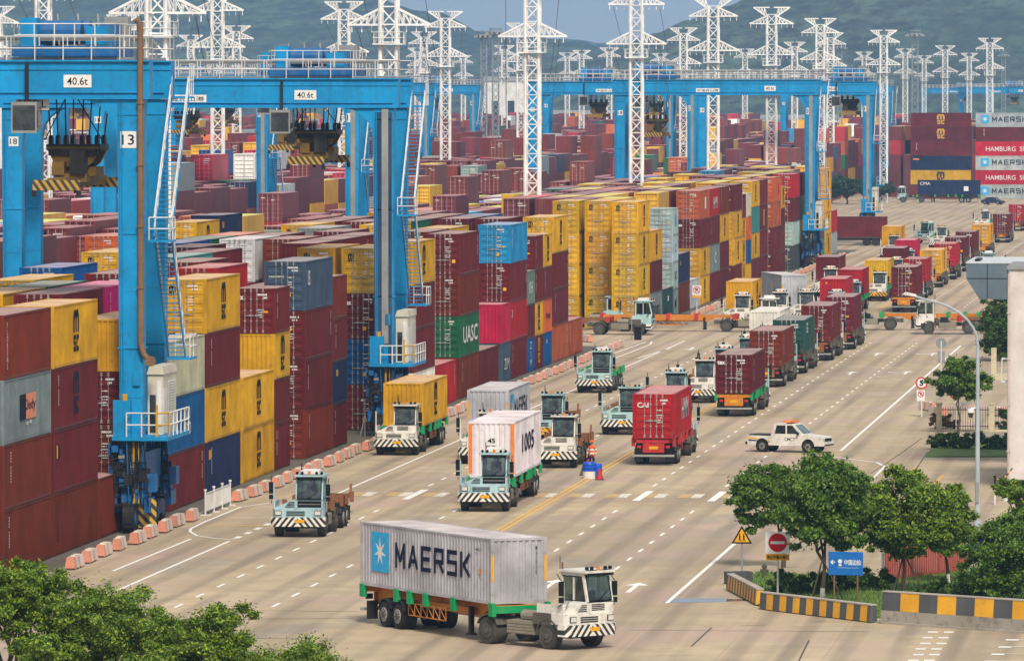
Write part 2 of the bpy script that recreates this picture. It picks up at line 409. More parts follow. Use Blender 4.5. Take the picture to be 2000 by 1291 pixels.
def em(k,f):
    if k not in _em: _em[k]=f()
    return _em[k]
def two_line(m,w=1.55):
    """rounded letter m above the letters sc"""
    def mk():
        mb=MB(); t=.33; hh=1.0; z=0
        def strip(c,r0,r1,a0,a1,y0):
            n=10
            for i in range(n):
                t0=a0+(a1-a0)*i/n; t1=a0+(a1-a0)*(i+1)/n
                mb.face([(c+r0*cos(t0),y0+r0*sin(t0),z),(c+r1*cos(t0),y0+r1*sin(t0),z),(c+r1*cos(t1),y0+r1*sin(t1),z),(c+r0*cos(t1),y0+r0*sin(t1),z)])
        xo=w/2; x=xo-t/2
        for cx in (-x/2,x/2): strip(cx,x/2-t/2,x/2+t/2,0,pi,.62)
        for cx in (-x,0,x): mb.face([(cx-t/2,0,z),(cx+t/2,0,z),(cx+t/2,.62,z),(cx-t/2,.62,z)])
        # s c below
        for cx,kind in ((-.40,'s'),(.40,'c')):
            for (x0,x1,y0,y1) in ((-.33,.33,-.34,-.12),(-.33,.33,-.90,-.68)): mb.face([(cx+x0,y0,z),(cx+x1,y0,z),(cx+x1,y1,z),(cx+x0,y1,z)])
            mb.face([(cx-.33,-.34 if kind=='s' else -.34,z),(cx-.09,-.34,z),(cx-.09,-.70 if kind=='c' else -.5,z),(cx-.33,-.70 if kind=='c' else -.5,z)])
            if kind=='s':
                mb.face([(cx-.14,-.59,z),(cx+.3,-.59,z),(cx+.3,-.44,z),(cx-.14,-.44,z)]); mb.face([(cx+.14,-.7,z),(cx+.3,-.7,z),(cx+.3,-.59,z),(cx+.14,-.59,z)])
        return mb.mesh('lettering',[m])
    return em(('two',m.name,w),mk)
def side_mark(o,kind,L,h,sgn):
    x=sgn*(W2+.006); rot=SIDE if sgn>0 else SIDEL
    def at(me,along,z,name='lettering'):   # along: metres from the middle, positive to the viewer's right (world +Y)
        return decal(o,me,(x,sgn*along,z),rot,name)
    if kind=='msc': at(two_line(M['black_mark']),.0,h*.52)
    elif kind=='msc_dark': at(two_line(M['navy_mark']),.0,h*.52)
    elif kind=='msc_gold': at(two_line(M['gold_mark']),.0,h*.52)
    elif kind=='star':
        at(em('star',star_mesh),-L/2+1.9,h*.56,'emblem'); at(stroke_text('MAERSK',7.3,1.02,M['navy_mark']),.75,h*.55)
    elif kind=='hamburg': at(text_mesh('HAMBURG  SÜD',9.2,1.15,M['white_mark'],.01),.6,h*.52)
    elif kind.startswith('T:'):      # T:text:width:height:along:z:material
        _,t,w,hh,al,z,m=kind.split(':'); at(text_mesh(t,float(w),float(hh),M[m],.02),float(al),float(z)).location.x+=sgn*.008
    elif kind.startswith('V:'):      # upright column of letters
        _,t,w,hh,al,m=kind.split(':'); at(text_mesh('\n'.join(t),float(w),float(hh),M[m],.02),float(al),h*.52)
    elif kind.startswith('P:'):      # panel: two coloured plates
        _,c1,c2,al,z,w,hh=kind.split(':'); w=float(w);hh=float(hh)
        at(em(kind,lambda: flat([(rect(-w/2,-w/2+w*.38,-hh/2,hh/2),0,0),(rect(-w/2+w*.38,w/2,-hh/2,hh/2),1,0)],[M[c1],M[c2]])),float(al),float(z),'emblem')
    elif kind=='serial':
        def mk():
            mb=MB(); r=random.Random(L)
            for i in range(11):
                if i in (4,): continue
                mb.box(-.05,.05,-.13*i-.09,-.13*i,0,.003)
            return mb.mesh('serial_marking',[M['white_mark']])
        at(em('serial',mk),L*rnd.choice((-.40,-.36,.42)),h-.35,'serial_marking')
def front_mark(o,kind,L,h,flip):
    y=(L/2+.006) if flip else (-L/2-.006); rot=BACK if flip else FRONT
    def at(me,x,z,name='lettering'): return decal(o,me,((-x if flip else x),y,z),rot,name)
    if kind=='tex': at(text_mesh('tex',.50,.27,M['white_mark'],.03),-.84,h*.80)
    elif kind=='msc': 
        d=at(two_line(M['black_mark']),-.62,h*.79); d.scale=(.24,.24,1)
    elif kind.startswith('T:'):
        _,t,w,hh,al,z,m=kind.split(':'); at(text_mesh(t,float(w),float(hh),M[m],.02),float(al),float(z))
    elif kind.startswith('V:'):
        _,t,w,hh,al,m=kind.split(':'); at(text_mesh('\n'.join(t),float(w),float(hh),M[m],.02),float(al),h*.66)
    elif kind=='posts':
        def mk(): return flat([(rect(-1.2,-1.0,.2,h-.1),0,0),(rect(1.0,1.2,.2,h-.1),0,0)],[M['orange_mark']])
        at(em('posts',mk),0,0,'corner_marking')
    elif kind=='hazard':
        def mk(): return flat([(rect(-1.2,-1.1,.9,1.9),0,0),(rect(1.1,1.2,.9,1.9),0,0)],[M['yellow_mark']])
        at(em('hazard',mk),0,0,'height_marking')
    elif kind=='plate45':
        def mk(): return flat([(rect(-.30,.30,-.24,.24),0,0)],[M['white_mark']])
        at(em('plate45',mk),.0,h*.66,'number_plate'); at(text_mesh('45',.40,.25,M['black_mark'],.03),.0,h*.66).location.y+=(.01 if flip else -.01)
ORD='zeroth first second third fourth fifth sixth seventh eighth ninth tenth eleventh twelfth thirteenth fourteenth fifteenth sixteenth seventeenth eighteenth nineteenth'.split()
TENS={20:'twentieth',30:'thirtieth',40:'fortieth'}
def ordn(i):
    if i<20: return ORD[i]
    if i%10==0: return TENS[i]
    return {2:'twenty',3:'thirty',4:'forty'}[i//10]+'-'+ORD[i%10]
TIER={0:'bottom',1:'second from bottom',2:'third from bottom',3:'fourth from bottom',4:'fifth from bottom'}
XR=G(104.3,1088).x     # roadside face of the first block
ROW=2.95               # pitch of the rows
ROAD=[ # near edge px, length, tiers from the ground up, height class, marks
 (6,40,[('b',['serial'],[]),('b',['serial'],[]),('K',['P:navy_mark:salmon_mark:0:1.5:4.2:1.15','T:Kledy:3.0:.62:.45:1.5:navy_mark','T:up 40:1.6:.22:.2:.75:white_mark'],[]),('b',['V:FLORENS:.34:2.1:-5.2:white_mark'],[])],'h',0),
 (104.3,40,[('b',['V:TRITON:.4:1.9:-5.2:navy_mark'],[]),('m',['P:yellow_mark:black_mark:-5:1.9:.9:.6'],[]),('m',['msc_dark','serial'],[]),('y',['msc'],['msc'])],'h',0),
 (193,20,[('b',[],[])],'h',0),
 (238,40,[('m',[],[]),('b',[],[]),('m',[],['tex']),('y',['msc'],[])],'s',0b1000),
 (329,40,[('m',['serial'],[]),('B',['T:CO\nSCO:1.9:1.5:.2:1.5:white_mark'],[]),('e',[],[])],'h',0),
 (403,40,[('n',['P:orange_mark:yellow_mark:-5:2.2:.9:.5','serial'],[]),('y',['msc'],[]),('m',['serial'],[]),('y',['msc'],['msc'])],'h',0),
 (474,40,[('y',['msc'],[]),('y',['msc'],[])],'h',0),
 (537,20,[('m',['serial'],[]),('m',[],[]),('y',['msc'],[]),('m',['serial'],['tex'])],'s',0b0100),
 (596,40,[('b',['serial'],[]),('m',['serial'],[]),('m',['serial'],[]),('s',['T:UES:1.0:.9:-4.6:1.9:white_mark'],['T:YANGMING:.9:.13:-.5:2.0:white_mark'])],'h',0),
 (652,20,[('m',['serial'],[]),('n',['P:gold_mark:gold_mark:-1.6:1.9:.8:.4'],[]),('m',['serial'],[]),('b',[],[])],'s',0),
 (741,40,[('m',[],[]),('B',[],[]),('m',[],['tex']),('y',['msc'],['msc'])],'h',0),
 (807,40,[('w',[],[]),('m',[],[]),('m',['serial'],[]),('y',['msc'],['msc'])],'h',0),
 (851,40,[('r',['serial'],[])],'h',0),
 (898,40,[('b',['serial'],[]),('g',['T:UASC:9.0:1.2:.4:1.5:white_mark'],[]),('b',[],[]),('m',['serial'],['tex'])],'h',0),
 (938,40,[('m',[],[])],'h',0),
 (981,20,[('s',['T:ZIM:3.4:.8:0:1.3:white_mark'],[]),('c',[],['V:TRITON:.2:2.0:-.9:white_mark'])],'h',0b10),
 (997,40,[('m',['serial'],[]),('r',['T:3:.6:.6:-5:2.0:white_mark'],[]),('m',['serial'],[]),('C',['serial'],[])],'h',0),
 (1029,20,[('B',['V:ZIM:1.3:1.9:0:white_mark'],[]),('m',[],[]),('G',['T:KH:2.4:.9:0:1.3:white_mark'],[])],'s',0),
 (1045,20,[('m',['msc_gold'],[]),('y',['msc'],[]),('m',['serial'],[]),('m',['serial'],[])],'s',0),
 (1063,20,[('B',['P:white_mark:white_mark:-1:1.9:.5:.3'],[]),('o',['T:Hapag:3.4:.6:0:1.3:navy_mark'],[]),('u',['serial'],[]),('y',['msc'],['msc'])],'s',0),
 (1081,40,[('O',['serial'],[]),('u',['serial'],[]),('m',['serial'],[]),('y',['msc'],['msc'])],'h',0),
 (1110,40,[('O',['serial'],[])],'h',0),
 # beyond the cross lane
 (1247,40,[('y',['msc'],['msc'])]*4,'h',0),
 (1272,40,[('K',['T:KLOG:6.0:1.0:0:1.2:navy_mark'],[]),('m',[],[]),('y',['msc'],[])],'h',0),
 (1295,40,[('k',['P:white_mark:white_mark:0:1.9:1.4:.5'],[])],'h',0),
 (1315,20,[('K',['T:MR:2.2:.8:0:1.2:navy_mark'],[]),('T',['T:SC:2.0:.8:0:1.3:navy_mark'],[]),('T',['T:C:1.2:.8:0:1.3:navy_mark'],[]),('T',['P:cyan_mark:cyan_mark:0:1.4:1.6:1.0'],[])],'s',0),
 (1328,40,[('b',['serial'],[]),('n',['P:yellow_mark:yellow_mark:-5:2.0:.6:.4'],[])],'h',0),
 (1348,40,[('S',['T:MR:5.0:.9:0:1.5:navy_mark'],[])],'h',0),
 (1368,40,[('y',['msc'],[]),('y',['msc'],[]),('m',[],['tex']),('O',['P:white_mark:white_mark:.5:1.6:2.0:1.2'],[])],'h',0),
 (1388.5,40,[('m',[],[]),('K',['T:C:2.6:1.2:0:1.5:white_mark'],[]),('m',['serial'],[]),('r',['T:HMM:5.5:1.2:0:1.4:white_mark'],[])],'h',0),
 (1407.5,40,[('m',[],[]),('m',[],[]),('y',['msc'],[]),('b',['serial'],[])],'h',0),
 (1434,40,[('m',[],[]),('y',['msc'],[]),('y',['msc'],[]),('m',['serial'],['T:XINES:1.0:.2:-.4:2.2:white_mark'])],'h',0),
 (1449.5,20,[('y',['msc'],[]),('y',['msc'],[]),('y',['msc'],[]),('u',['serial'],[])],'s',0),
 (1460,20,[('y',[],[]),('B',[],[]),('o',[],[]),('e',[],[])],'s',0),
 (1469,40,[('u',[],[]),('y',['msc'],[]),('t',[],[]),('y',['msc'],[])],'h',0),
 (1485,40,[('m',[],[]),('m',[],[]),('m',['P:gold_mark:gold_mark:0:1.5:1.6:1.8'],[]),('m',[],[])],'h',0),
 (1512,40,[('m',[],[]),('m',[],[]),('O',[],[]),('o',['P:red_mark:red_mark:2:1.5:1.6:1.4'],[])],'h',0),
 (1527,20,[('b',[],[]),('b',[],[]),('m',[],[]),('y',['msc'],[])],'s',0),
 (1550,40,[('d',[],[]),('T',[],[]),('m',[],[]),('r',[],[])],'h',0),
 (1568,40,[('u',[],[]),('y',['msc'],[]),('G',[],[]),('m',[],[])],'h',0),
 (1585,40,[('y',['msc'],[]),('m',[],[]),('m',[],[])],'h',0),
 (1597,20,[('y',['msc'],[]),('b',[],[]),('m',[],[])],'s',0),
 (1605,20,[('t',[],[]),('s',[],[])],'s',0),
 (1613,40,[('y',['msc'],[])]*4,'h',0),
 (1625,40,[('T',[],[]),('r',[],[])],'h',0),
]
def dist(px): 
    return XR/((px-2441)/F) if False else None
def D_of(px,X):
    d=_f*F+_r*(px-1000)+_u*(645.5-181); return X*d.y/d.x
ROADY=[]
for si,(px,ln,tiers,hk,flips) in enumerate(ROAD):
    Y0=D_of(px,XR); L=L40 if ln==40 else L20; h=HC if hk=='h' else STD
    ROADY.append((Y0,Y0+L,len(tiers)*h))
    for ti,(code,sm,fm) in enumerate(tiers):
        flip=bool(flips>>ti&1)
        prev=ROADY[si-1][2] if si else 0
        gap=Y0-ROADY[si-1][1] if si else 9
        vis=(prev<h*(ti+1)-.3) or gap>3
        o=container(code,L,h,(XR-W2,Y0+L/2,ti*h+.02),flip=flip,doors=vis and not flip,side=sm,front=fm if vis else None)
        side='before the crossing' if si<22 else 'past the crossing'
        k=si+1 if si<22 else si-21
        n='topmost' if ti==len(tiers)-1 and ti else TIER[ti]
        lt=' with two-line logo' if 'msc' in sm else ''
        if k>19 and lt and 'mustard' in COL[code][1]: lt=' with logo'
        tag(o,f"{COL[code][1]} container{lt}, {n}, {ordn(k)} roadside stack {side}",'container','containers stacked along the road')
# rows behind the roadside row of the first block: the top of each stack is a container of its own
STUFF=[]   # (x centre, y near, L, z, h, colour, detail)
PAL=[('m',44),('b',16),('u',16),('y',13),('r',4),('n',3),('B',2),('S',2),('K',2),('g',2),('w',2),('o',2),('c',1),('C',1),('k',1),('O',3)]
_pp=[c for c,w in PAL for _ in range(w)]
OVER=[(213,567,'p'),(120,569,'m'),(80,547,'y'),(10,572,'y'),(157,522,'B'),(88,456,'n'),(207,447,'o'),(336,506,'t'),(406,482,'m'),(338,429,'k'),(430,427,'y'),(493,428,'y'),(546,421,'n'),(612,424,'g'),
 (640,393,'r'),(733,486,'y'),(426,527,'c'),(470,519,'m'),(600,470,'m'),(640,474,'m'),(690,455,'m'),(880,437,'s'),(900,385,'m'),(940,372,'r'),(990,430,'m'),(1066,392,'y'),(1060,352,'r'),(455,525,'r'),(560,470,'b'),(500,470,'w')]
def hidden_h(i): return 0
over={}; over1={}
for px,py,c in OVER:
    p=G(px,py,4*HC); off=XR-p.x; i=round((p.y-297)/12.75)
    if off/ROW<5.6: over[(max(1,round(off/ROW)),i)]=(4,c)
    elif -1.6<(off-27.5)/ROW<5.6: over1[(max(0,round((off-27.5)/ROW)),i)]=c
SEC1=[(297,22),(629,25)]
for r in range(1,6):
    for sec,(ys,n) in enumerate(SEC1):
        for i in range(n):
            y=ys+12.75*i; x=XR-W2-ROW*r
            nt=rnd.choice((2,3,3,3,3,4,4,4,4,4,4,4)) if sec==0 else rnd.choice((3,4,4,4,3))
            c=rnd.choice(_pp)
            if sec==0 and (r,i) in over: nt,c=over[(r,i)]
            elif sec==0 and ((r,i+1) in over or (r,i+2) in over): nt=3
            if sec==1 and i==0 and r in (1,2): nt,c=4,'y'
            if sec==1 and i==0 and r>2: nt=3
            if sec==1 and r<4 and rnd.random()<.35: c='y'
            hs=[HC if (c=='y' or rnd.random()<.8) else STD for _ in range(nt)]; hs=[hs[0]]*nt
            z=.02
            for t in range(nt):
                top=t==nt-1
                if (top and sec==0) or (sec==1 and i==0 and r<3):
                    fl=(c not in 'y') and rnd.random()<.12
                    o=container(c,L40,hs[t],(x,y+L40/2,z),flip=fl,doors=(not fl),side=['msc'] if c=='y' and r<3 else (['serial'] if r<3 else None),
                        front=['msc'] if c=='y' else (['tex'] if c=='m' and rnd.random()<.35 else None))
                    n='topmost' if top else TIER[t]
                    w='before the crossing' if sec==0 else 'past the crossing'
                    tag(o,f"{COL[c][1]} container, {n}, {ordn(i+1)} stack {w}, {ordn(r+1)} row in from the road" if sec==0 else f"{COL[c][1]} container, {n}, far edge of the crossing, {ordn(r+1)} row from the road",'container','containers in the inner rows')
                else:
                    cc=c if top or (sec==1 and i==0 and r<3) else rnd.choice(_pp)
                    STUFF.append((x,y,L40,z,hs[t],jit(COL[cc][0])[:3],1))
                z+=hs[t]
# ------------------------------------------- the far yard: one mass of stacked containers
SECS=[(297,22),(629,25),(985,25),(1340,25),(1700,25),(2060,30)]
def in_view(x,y,m=14): 
    px=2441+x/y*F; return -m*F/y < px < 2000+m*F/y
PYL=[] # filled below, kept clear of containers
PYLON=[(85,19.6),(308,29),(425,16.5),(240,12.6),(373,9.3),(462,10.8),(672,14.7),(760,24.6),(870,13.1),(828,9.8),(815,7.2),(1040,20.3),(1018,11.2),(1108,6.4),(1136,6.8),(1190,7.2),(1243,17.6),(1335,10.4),(1393,15.2),(1507,13.7),(1552,8.1),(1602,11.9),(1622,9.6),(1688,6.5),(1726,10.0),(1768,7.0),(1805,5.9),(1846,7.5),(1893,6.3),(1933,8.7),(1455,7.0),(560,6.2),(905,6.0),(-6,14.0),(985,7.6),(1290,6.3)]
for px,s in PYLON:
    Y=F/s; PYL.append((GY(px,Y),Y))
def clear(x,y,L):
    return all(abs(x-a)>2.6 or not (y-2.5<b<y+L+2.5) for a,b in PYL)
for b in range(1,16):
    xb=XR-27.5*b
    for si,(ys,n) in enumerate(SECS):
        base=rnd.choice((4,4,4,3))
        for r in range(6):
            x=xb-W2-ROW*r
            for i in range(n):
                y=ys+12.75*i
                if not in_view(x,y) : continue
                if rnd.random()<.02: continue
                nt=max(1,min(5,base+rnd.choice((-1,0,0,0,0,0,0,0,0,1))))
                if b==1 and si==0:
                    nt=min(nt,4)
                    if (r,i) in over1: nt=4
                    elif any((r,i+k) in over1 for k in (1,2)): nt=3
                if not clear(x,y,L40): continue
                z=.02
                for t in range(nt):
                    h=HC if rnd.random()<.8 else STD
                    if b==1 and si==0 and (r,i) in over1 and t==nt-1:
                        cc=over1[(r,i)]; o=container(cc,L40,HC,(x,y+L40/2,z),flip=(cc in 'nk'),doors=cc not in 'nk',side=['msc'] if cc=='y' else (['serial'] if cc!='n' else ['P:orange_mark:orange_mark:-4.6:2.1:1.0:.5']),front=['msc'] if cc=='y' else None)
                        tag(o,f"{COL[cc][1]} container, topmost, {ordn(i+1)} stack in row {('one','two','three','four','five','six')[r]} of the second block",'container','containers in the inner rows'); continue
                    if t>=nt-2 or i==0 or r==0:
                        STUFF.append((x,y,L40,z,h,jit(tuple(v*(1.25 if v>.08 else 1.1) for v in COL[rnd.choice(_pp)][0]))[:3],1 if y<1050 else 0))
                    elif t==0:
                        STUFF.append((x,y,L40,z,h*(nt-2),jit(COL['m'][0])[:3],-1)); 
                    z+=h
# first block and the right-hand side, far beyond the second cross lane
for xb,ys,n,rows in ((XR,1440,16,6),(XR,1700,25,6),(XR+30,1460,14,5),(XR+30,1700,25,6),(XR+62,1750,25,8),(XR-13.5,1425,1,2),(XR-5,1440,3,5)):
    for r in range(rows):
        for i in range(n):
            x=xb-W2-ROW*r; y=ys+12.75*i
            if not in_view(x,y) or not clear(x,y,L40): continue
            z=.02; nt=rnd.choice((4,5,5,4,3)) if xb<XR+3 else rnd.choice((4,5,5,6))
            for t in range(nt):
                STUFF.append((x,y,L40,z,HC,jit(COL[rnd.choice(_pp)][0])[:3],0)); z+=HC
def stuff_mesh(rows):
    import numpy as np
    V=[];Fc=[];Cc=[];Ro=[]
    def box(x0,x1,y0,y1,z0,z1,c,top=None,back=True):
        n=len(V); V.extend([(x0,y0,z0),(x1,y0,z0),(x1,y1,z0),(x0,y1,z0),(x0,y0,z1),(x1,y0,z1),(x1,y1,z1),(x0,y1,z1)])
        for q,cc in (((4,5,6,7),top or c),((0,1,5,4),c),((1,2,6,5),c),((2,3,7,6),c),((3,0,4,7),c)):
            Fc.append(tuple(n+i for i in q)); Cc.append(cc)
    r=random.Random(3)
    for (x,y,L,z,h,c,det) in rows:
        top=tuple(min(.72,v*1.35+w) for v,w in zip(c,(.20,.155,.15)))  # tops coloured paler than the sides, imitating sky light on them
        if det<0: box(x-W2,x+W2,y,y+L,z,z+h,c); continue
        y0=y+.1 if det else y
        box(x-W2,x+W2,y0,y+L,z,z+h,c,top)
        if det and r.random()<.9:
            st=tuple(v*.6+.12 for v in c); dk=tuple(v*.45 for v in c); lt=tuple(min(1,v*1.25+.02) for v in c)
            for xx in (-W2+.07,W2-.07): box(x+xx-.07,x+xx+.07,y,y+.099,z+.01,z+h-.01,c)
            for zz in (z+.07,z+h-.08): box(x-W2+.14,x+W2-.14,y+.01,y+.099,zz-.05,zz+.05,c)
            box(x-.03,x+.03,y+.05,y+.099,z+.13,z+h-.14,dk)
            for k in range(5):
                zz=z+.32+k*(h-.6)/5
                for a,bb in ((-1.05,-.06),(.06,1.05)): box(x+a,x+bb,y+.045,y+.099,zz,zz+.2,lt)
            if c[0]<.4 or c[1]<.2:
                for xx in (-.8,-.28,.28,.8): box(x+xx-.018,x+xx+.018,y+.005,y+.04,z+.06,z+h-.07,(.42,.40,.38))
                for k in range(r.randint(1,5)):
                    zz=z+h-.5-.22*k; a=r.choice((.1,.15,.35,-.95)); box(x+a,x+a+r.uniform(.3,.75),y+.03,y+.044,zz,zz+.1,(.6,.58,.56))
    me=bpy.data.meshes.new('container_mass'); me.from_pydata(V,[],Fc)
    at=me.attributes.new('paint','FLOAT_COLOR','FACE')
    arr=np.ones((len(Fc),4),dtype=np.float32); arr[:,:3]=np.array(Cc,dtype=np.float32); at.data.foreach_set('color',arr.ravel()); me.update()
    m,nt,b=newmat('mass_container_paint'); a=N(nt,'ShaderNodeAttribute',attribute_name='paint'); tc=N(nt,'ShaderNodeTexCoord')
    weather(nt,b,a.outputs['Color'],tc.outputs['Object'],.35,.3,.18); b.inputs['Roughness'].default_value=.5
    # the ribbing of the far walls
    sp=N(nt,'ShaderNodeSeparateXYZ'); nt.links.new(tc.outputs['Object'],sp.inputs[0])
    ad=N(nt,'ShaderNodeMath',operation='ADD'); nt.links.new(sp.outputs['X'],ad.inputs[0]); nt.links.new(sp.outputs['Y'],ad.inputs[1])
    mu=N(nt,'ShaderNodeMath',operation='MULTIPLY'); nt.links.new(ad.outputs[0],mu.inputs[0]); mu.inputs[1].default_value=22.0
    si=N(nt,'ShaderNodeMath',operation='SINE'); nt.links.new(mu.outputs[0],si.inputs[0])
    bp=N(nt,'ShaderNodeBump'); bp.inputs['Strength'].default_value=.35; bp.inputs['Distance'].default_value=.04; nt.links.new(si.outputs[0],bp.inputs['Height']); nt.links.new(bp.outputs[0],b.inputs['Normal'])
    me.materials.append(m); return me
mass=put('stacked_containers',stuff_mesh(STUFF)); mass['kind']='stuff'; mass['label']='mass of stacked containers filling the far yard'

# ------------------------------------------------------- gantry cranes on tyres
SP=23.5
def rail(mb,p,q,h=1.1,n=None,m=0,r=.03):
    p=Vector(p);q=Vector(q); n=n or max(1,int((q-p).length/1.5))
    for k in range(n+1):
        a=p+(q-p)*(k/n); mb.tube(a,a+Vector((0,0,h)),r,4,m)
    for z in (h,h*.5): mb.tube(p+Vector((0,0,z)),q+Vector((0,0,z)),r,4,m)
def girder_mesh():
    mb=MB(); mb.box(-SP-.9,.95,-.55,.55,21.25,23.0)
    for x in range(-24,1,3): mb.box(x-.04,x+.04,-.57,-.551,21.3,22.95)
    mb.box(-SP-.9,.95,-.60,-.551,22.6,22.66); mb.tube((-SP-.5,-.62,21.5),(.6,-.62,21.5),.04,6)
    mb.box(-SP-.9,.95,-.7,.7,23.001,23.08); mb.box(-SP-.9,.95,-.68,.68,21.17,21.249)
    return mb.mesh('girder',[M['blue']])
def leg_mesh():
    mb=MB(); a,b=.55,.66
    mb.hexa([(-a,-.5,3.9),(a,-.5,3.9),(a,.5,3.9),(-a,.5,3.9),(-b,-.52,21.16),(b,-.52,21.16),(b,.52,21.16),(-b,.52,21.16)])
    for z in (9.0,14.6,20.4): mb.box(-a-.1,a+.1,-.56,.56,z,z+.07)
    for z in (6.6,11.8,17.4): mb.box(-a-.03,a+.03,-.525,-.50,z,z+.22)
    mb.tube((-a+.1,-.55,4.2),(-a+.02,-.57,21),.035,6); mb.tube((-a+.2,-.55,4.2),(-a+.12,-.57,21),.025,6)
    mb.box(.1,.45,-.62,-.52,7.2,7.9); mb.box(-.5,-.2,-.60,-.52,5.3,6.0)
    return mb.mesh('leg',[M['blue']])
def gusset_mesh():
    mb=MB(); pts=[(-.66,21.16),(-.66,19.2)]+[(-.66-1.9*(1-cos(t*pi/12)),19.2+1.96*sin(t*pi/12)) for t in range(1,7)]
    mb.prism(pts,'y',-.5,.5); return mb.mesh('gusset',[M['blue']])
def sill_mesh():
    mb=MB(); mb.box(-.5,.5,-.9,7.7,2.5,3.88); mb.box(-.45,.45,1.2,5.6,1.9,2.499); return mb.mesh('sill_beam',[M['blue2']])
def bogie_mesh():
    mb=MB(); mb.box(-.42,.42,-.9,.9,1.5,2.48,0); mb.box(-.8,.8,-.7,.7,1.75,1.95,0); mb.box(-.95,-.66,-.8,.8,1.0,1.72,0); mb.box(.70,.95,-.8,.8,1.0,1.72,0)
    mb.box(-.7,.7,-1.25,-.92,1.35,1.47,1); mb.box(-.3,.3,-1.0,1.0,.55,1.49,0); mb.box(.5,1.15,-.4,.5,2.0,2.9,0); mb.tube((-.7,-.6,2.0),(-.7,-.6,3.6),.18,8,1); mb.tube((.7,-.6,2.0),(.6,-.6,3.4),.12,8,0)
    mb.tube((-.5,-.8,1.9),(.5,-.75,3.2),.06,6,1); mb.box(-1.1,-.6,-.55,.3,2.6,3.3,0); mb.box(-.55,.05,-.85,-.6,2.5,3.7,0)
    r=random.Random(4)
    for k in range(26):
        x,y,z=r.uniform(-.95,.95),r.uniform(-1.15,-.55),r.uniform(2.2,4.3); a,b,c=r.uniform(.05,.22),r.uniform(.05,.2),r.uniform(.06,.3); mb.box(x-a,x+a,y-b,y+b,z-c,z+c,r.choice((0,1,1,2,3)))
    for k in range(16):
        x,y=r.uniform(-.9,.9),r.uniform(-1.25,-.9); mb.tube((x,y,4.5),(x+r.uniform(-.3,.3),y,r.uniform(1.2,2.6)),.035,5,r.choice((1,1,0)))
    for k in range(8):
        z=r.uniform(1.6,3.6); mb.tube((-.9,-1.2,z),(.9,-1.2,z+r.uniform(-.4,.4)),.03,5,1)
    return mb.mesh('bogie',[M['blue2'],M['black'],M['blue'],M['grey']])
def wheel_rtg():
    mb=MB(); mb.disc((0,0,.8),.80,.56,'x',24,0); mb.disc((0,0,.8),.46,.60,'x',16,1)
    for k in range(20):
        t=k*pi/10; mb.beam((-.26,.79*cos(t),.8+.79*sin(t)),(.26,.79*cos(t),.8+.79*sin(t)),.07,.05,0,(0,cos(t),sin(t)))
    return mb.mesh('wheel',[M['tyre'],M['blue2']])
def stair_mesh():
    mb=MB()
    def flight(p,q,n):
        p=Vector(p);q=Vector(q)
        for k in range(n+1):
            c=p+(q-p)*(k/n); mb.box(c.x-.38,c.x+.38,c.y-.11,c.y+.11,c.z-.02,c.z+.02,0)
        for sx in (-.42,.42):
            o=Vector((sx,0,0)); mb.beam(p+o,q+o,.05,.22,0)
            mb.tube(p+o+Vector((0,0,1)),q+o+Vector((0,0,1)),.035,5,1); mb.tube(p+o+Vector((0,0,.5)),q+o+Vector((0,0,.5)),.025,4,1)
            for k in range(0,n+1,4):
                c=p+(q-p)*(k/n)+o; mb.tube(c,c+Vector((0,0,1)),.03,4,1)
    x=1.35
    flight((x,6.6,21.3),(x,.9,14.4),30); flight((x,1.2,14.3),(x,5.4,8.4),26)
    mb.box(x-.55,x+.6,-.2,1.4,14.2,14.3,0); rail(mb,(x+.55,-.2,14.3),(x+.55,1.3,14.3),1.1,2,1); rail(mb,(x-.5,-.2,14.3),(x+.55,-.2,14.3),1.1,1,1)
    mb.box(x-.5,x+.7,5.2,7.4,8.25,8.36,0); rail(mb,(x+.68,5.2,8.36),(x+.68,7.4,8.36),1.1,2,1); rail(mb,(x-.4,7.4,8.36),(x+.68,7.4,8.36),1.1,1,1)
    mb.box(x-.5,x+.55,6.4,7.6,21.2,21.3,0); rail(mb,(x+.5,6.4,21.3),(x+.5,7.6,21.3),1.6,2,1)
    return mb.mesh('stair',[M['blue'],M['white']])
def house_mesh():
    mb=MB(); mb.box(.62,1.38,.8,4.9,4.75,7.7,0); mb.prism([(.58,7.7),(1.43,7.7),(1.38,8.1),(.7,8.1)],'y',.7,5.0,0)
    for k in range(16): mb.box(1.38,1.41,2.4,4.7,5.3+.13*k,5.36+.13*k,1)
    mb.box(.72,1.02,.77,.799,4.85,6.7,2); mb.box(1.08,1.3,.76,.799,5.2,7.4,1); mb.box(1.38,1.40,.9,2.0,4.8,7.0,1)
    return mb.mesh('power_house',[M['beige'],M['white'],M['glass2']])
def platform_mesh():
    mb=MB(); mb.box(-.8,1.95,-1.4,5.6,4.55,4.74,0); rail(mb,(-.1,-1.35,4.74),(1.4,-1.35,4.74),1.15,2,1,.04); rail(mb,(1.9,-.6,4.74),(1.9,5.5,4.74),1.15,5,1,.04); rail(mb,(1.4,-1.35,4.74),(1.9,-.6,4.74),1.15,1,2,.045)
    mb.tube((1.4,-1.35,4.74),(1.4,-1.35,6.3),.06,5,2); mb.beam((.2,-1.0,1.2),(.2,-1.0,4.5),.08,.08,2); mb.beam((.45,-1.0,1.2),(.45,-1.0,4.5),.05,.05,2)
    mb.prism([(-.80,4.75),(.05,4.75),(.05,6.5),(-.80,6.5)],'y',-1.05,-.60,0); mb.disc((-.25,-.9,6.65),.14,.3,'z',8,2)
    return mb.mesh('service_platform',[M['blue'],M['white'],M['yellow']])
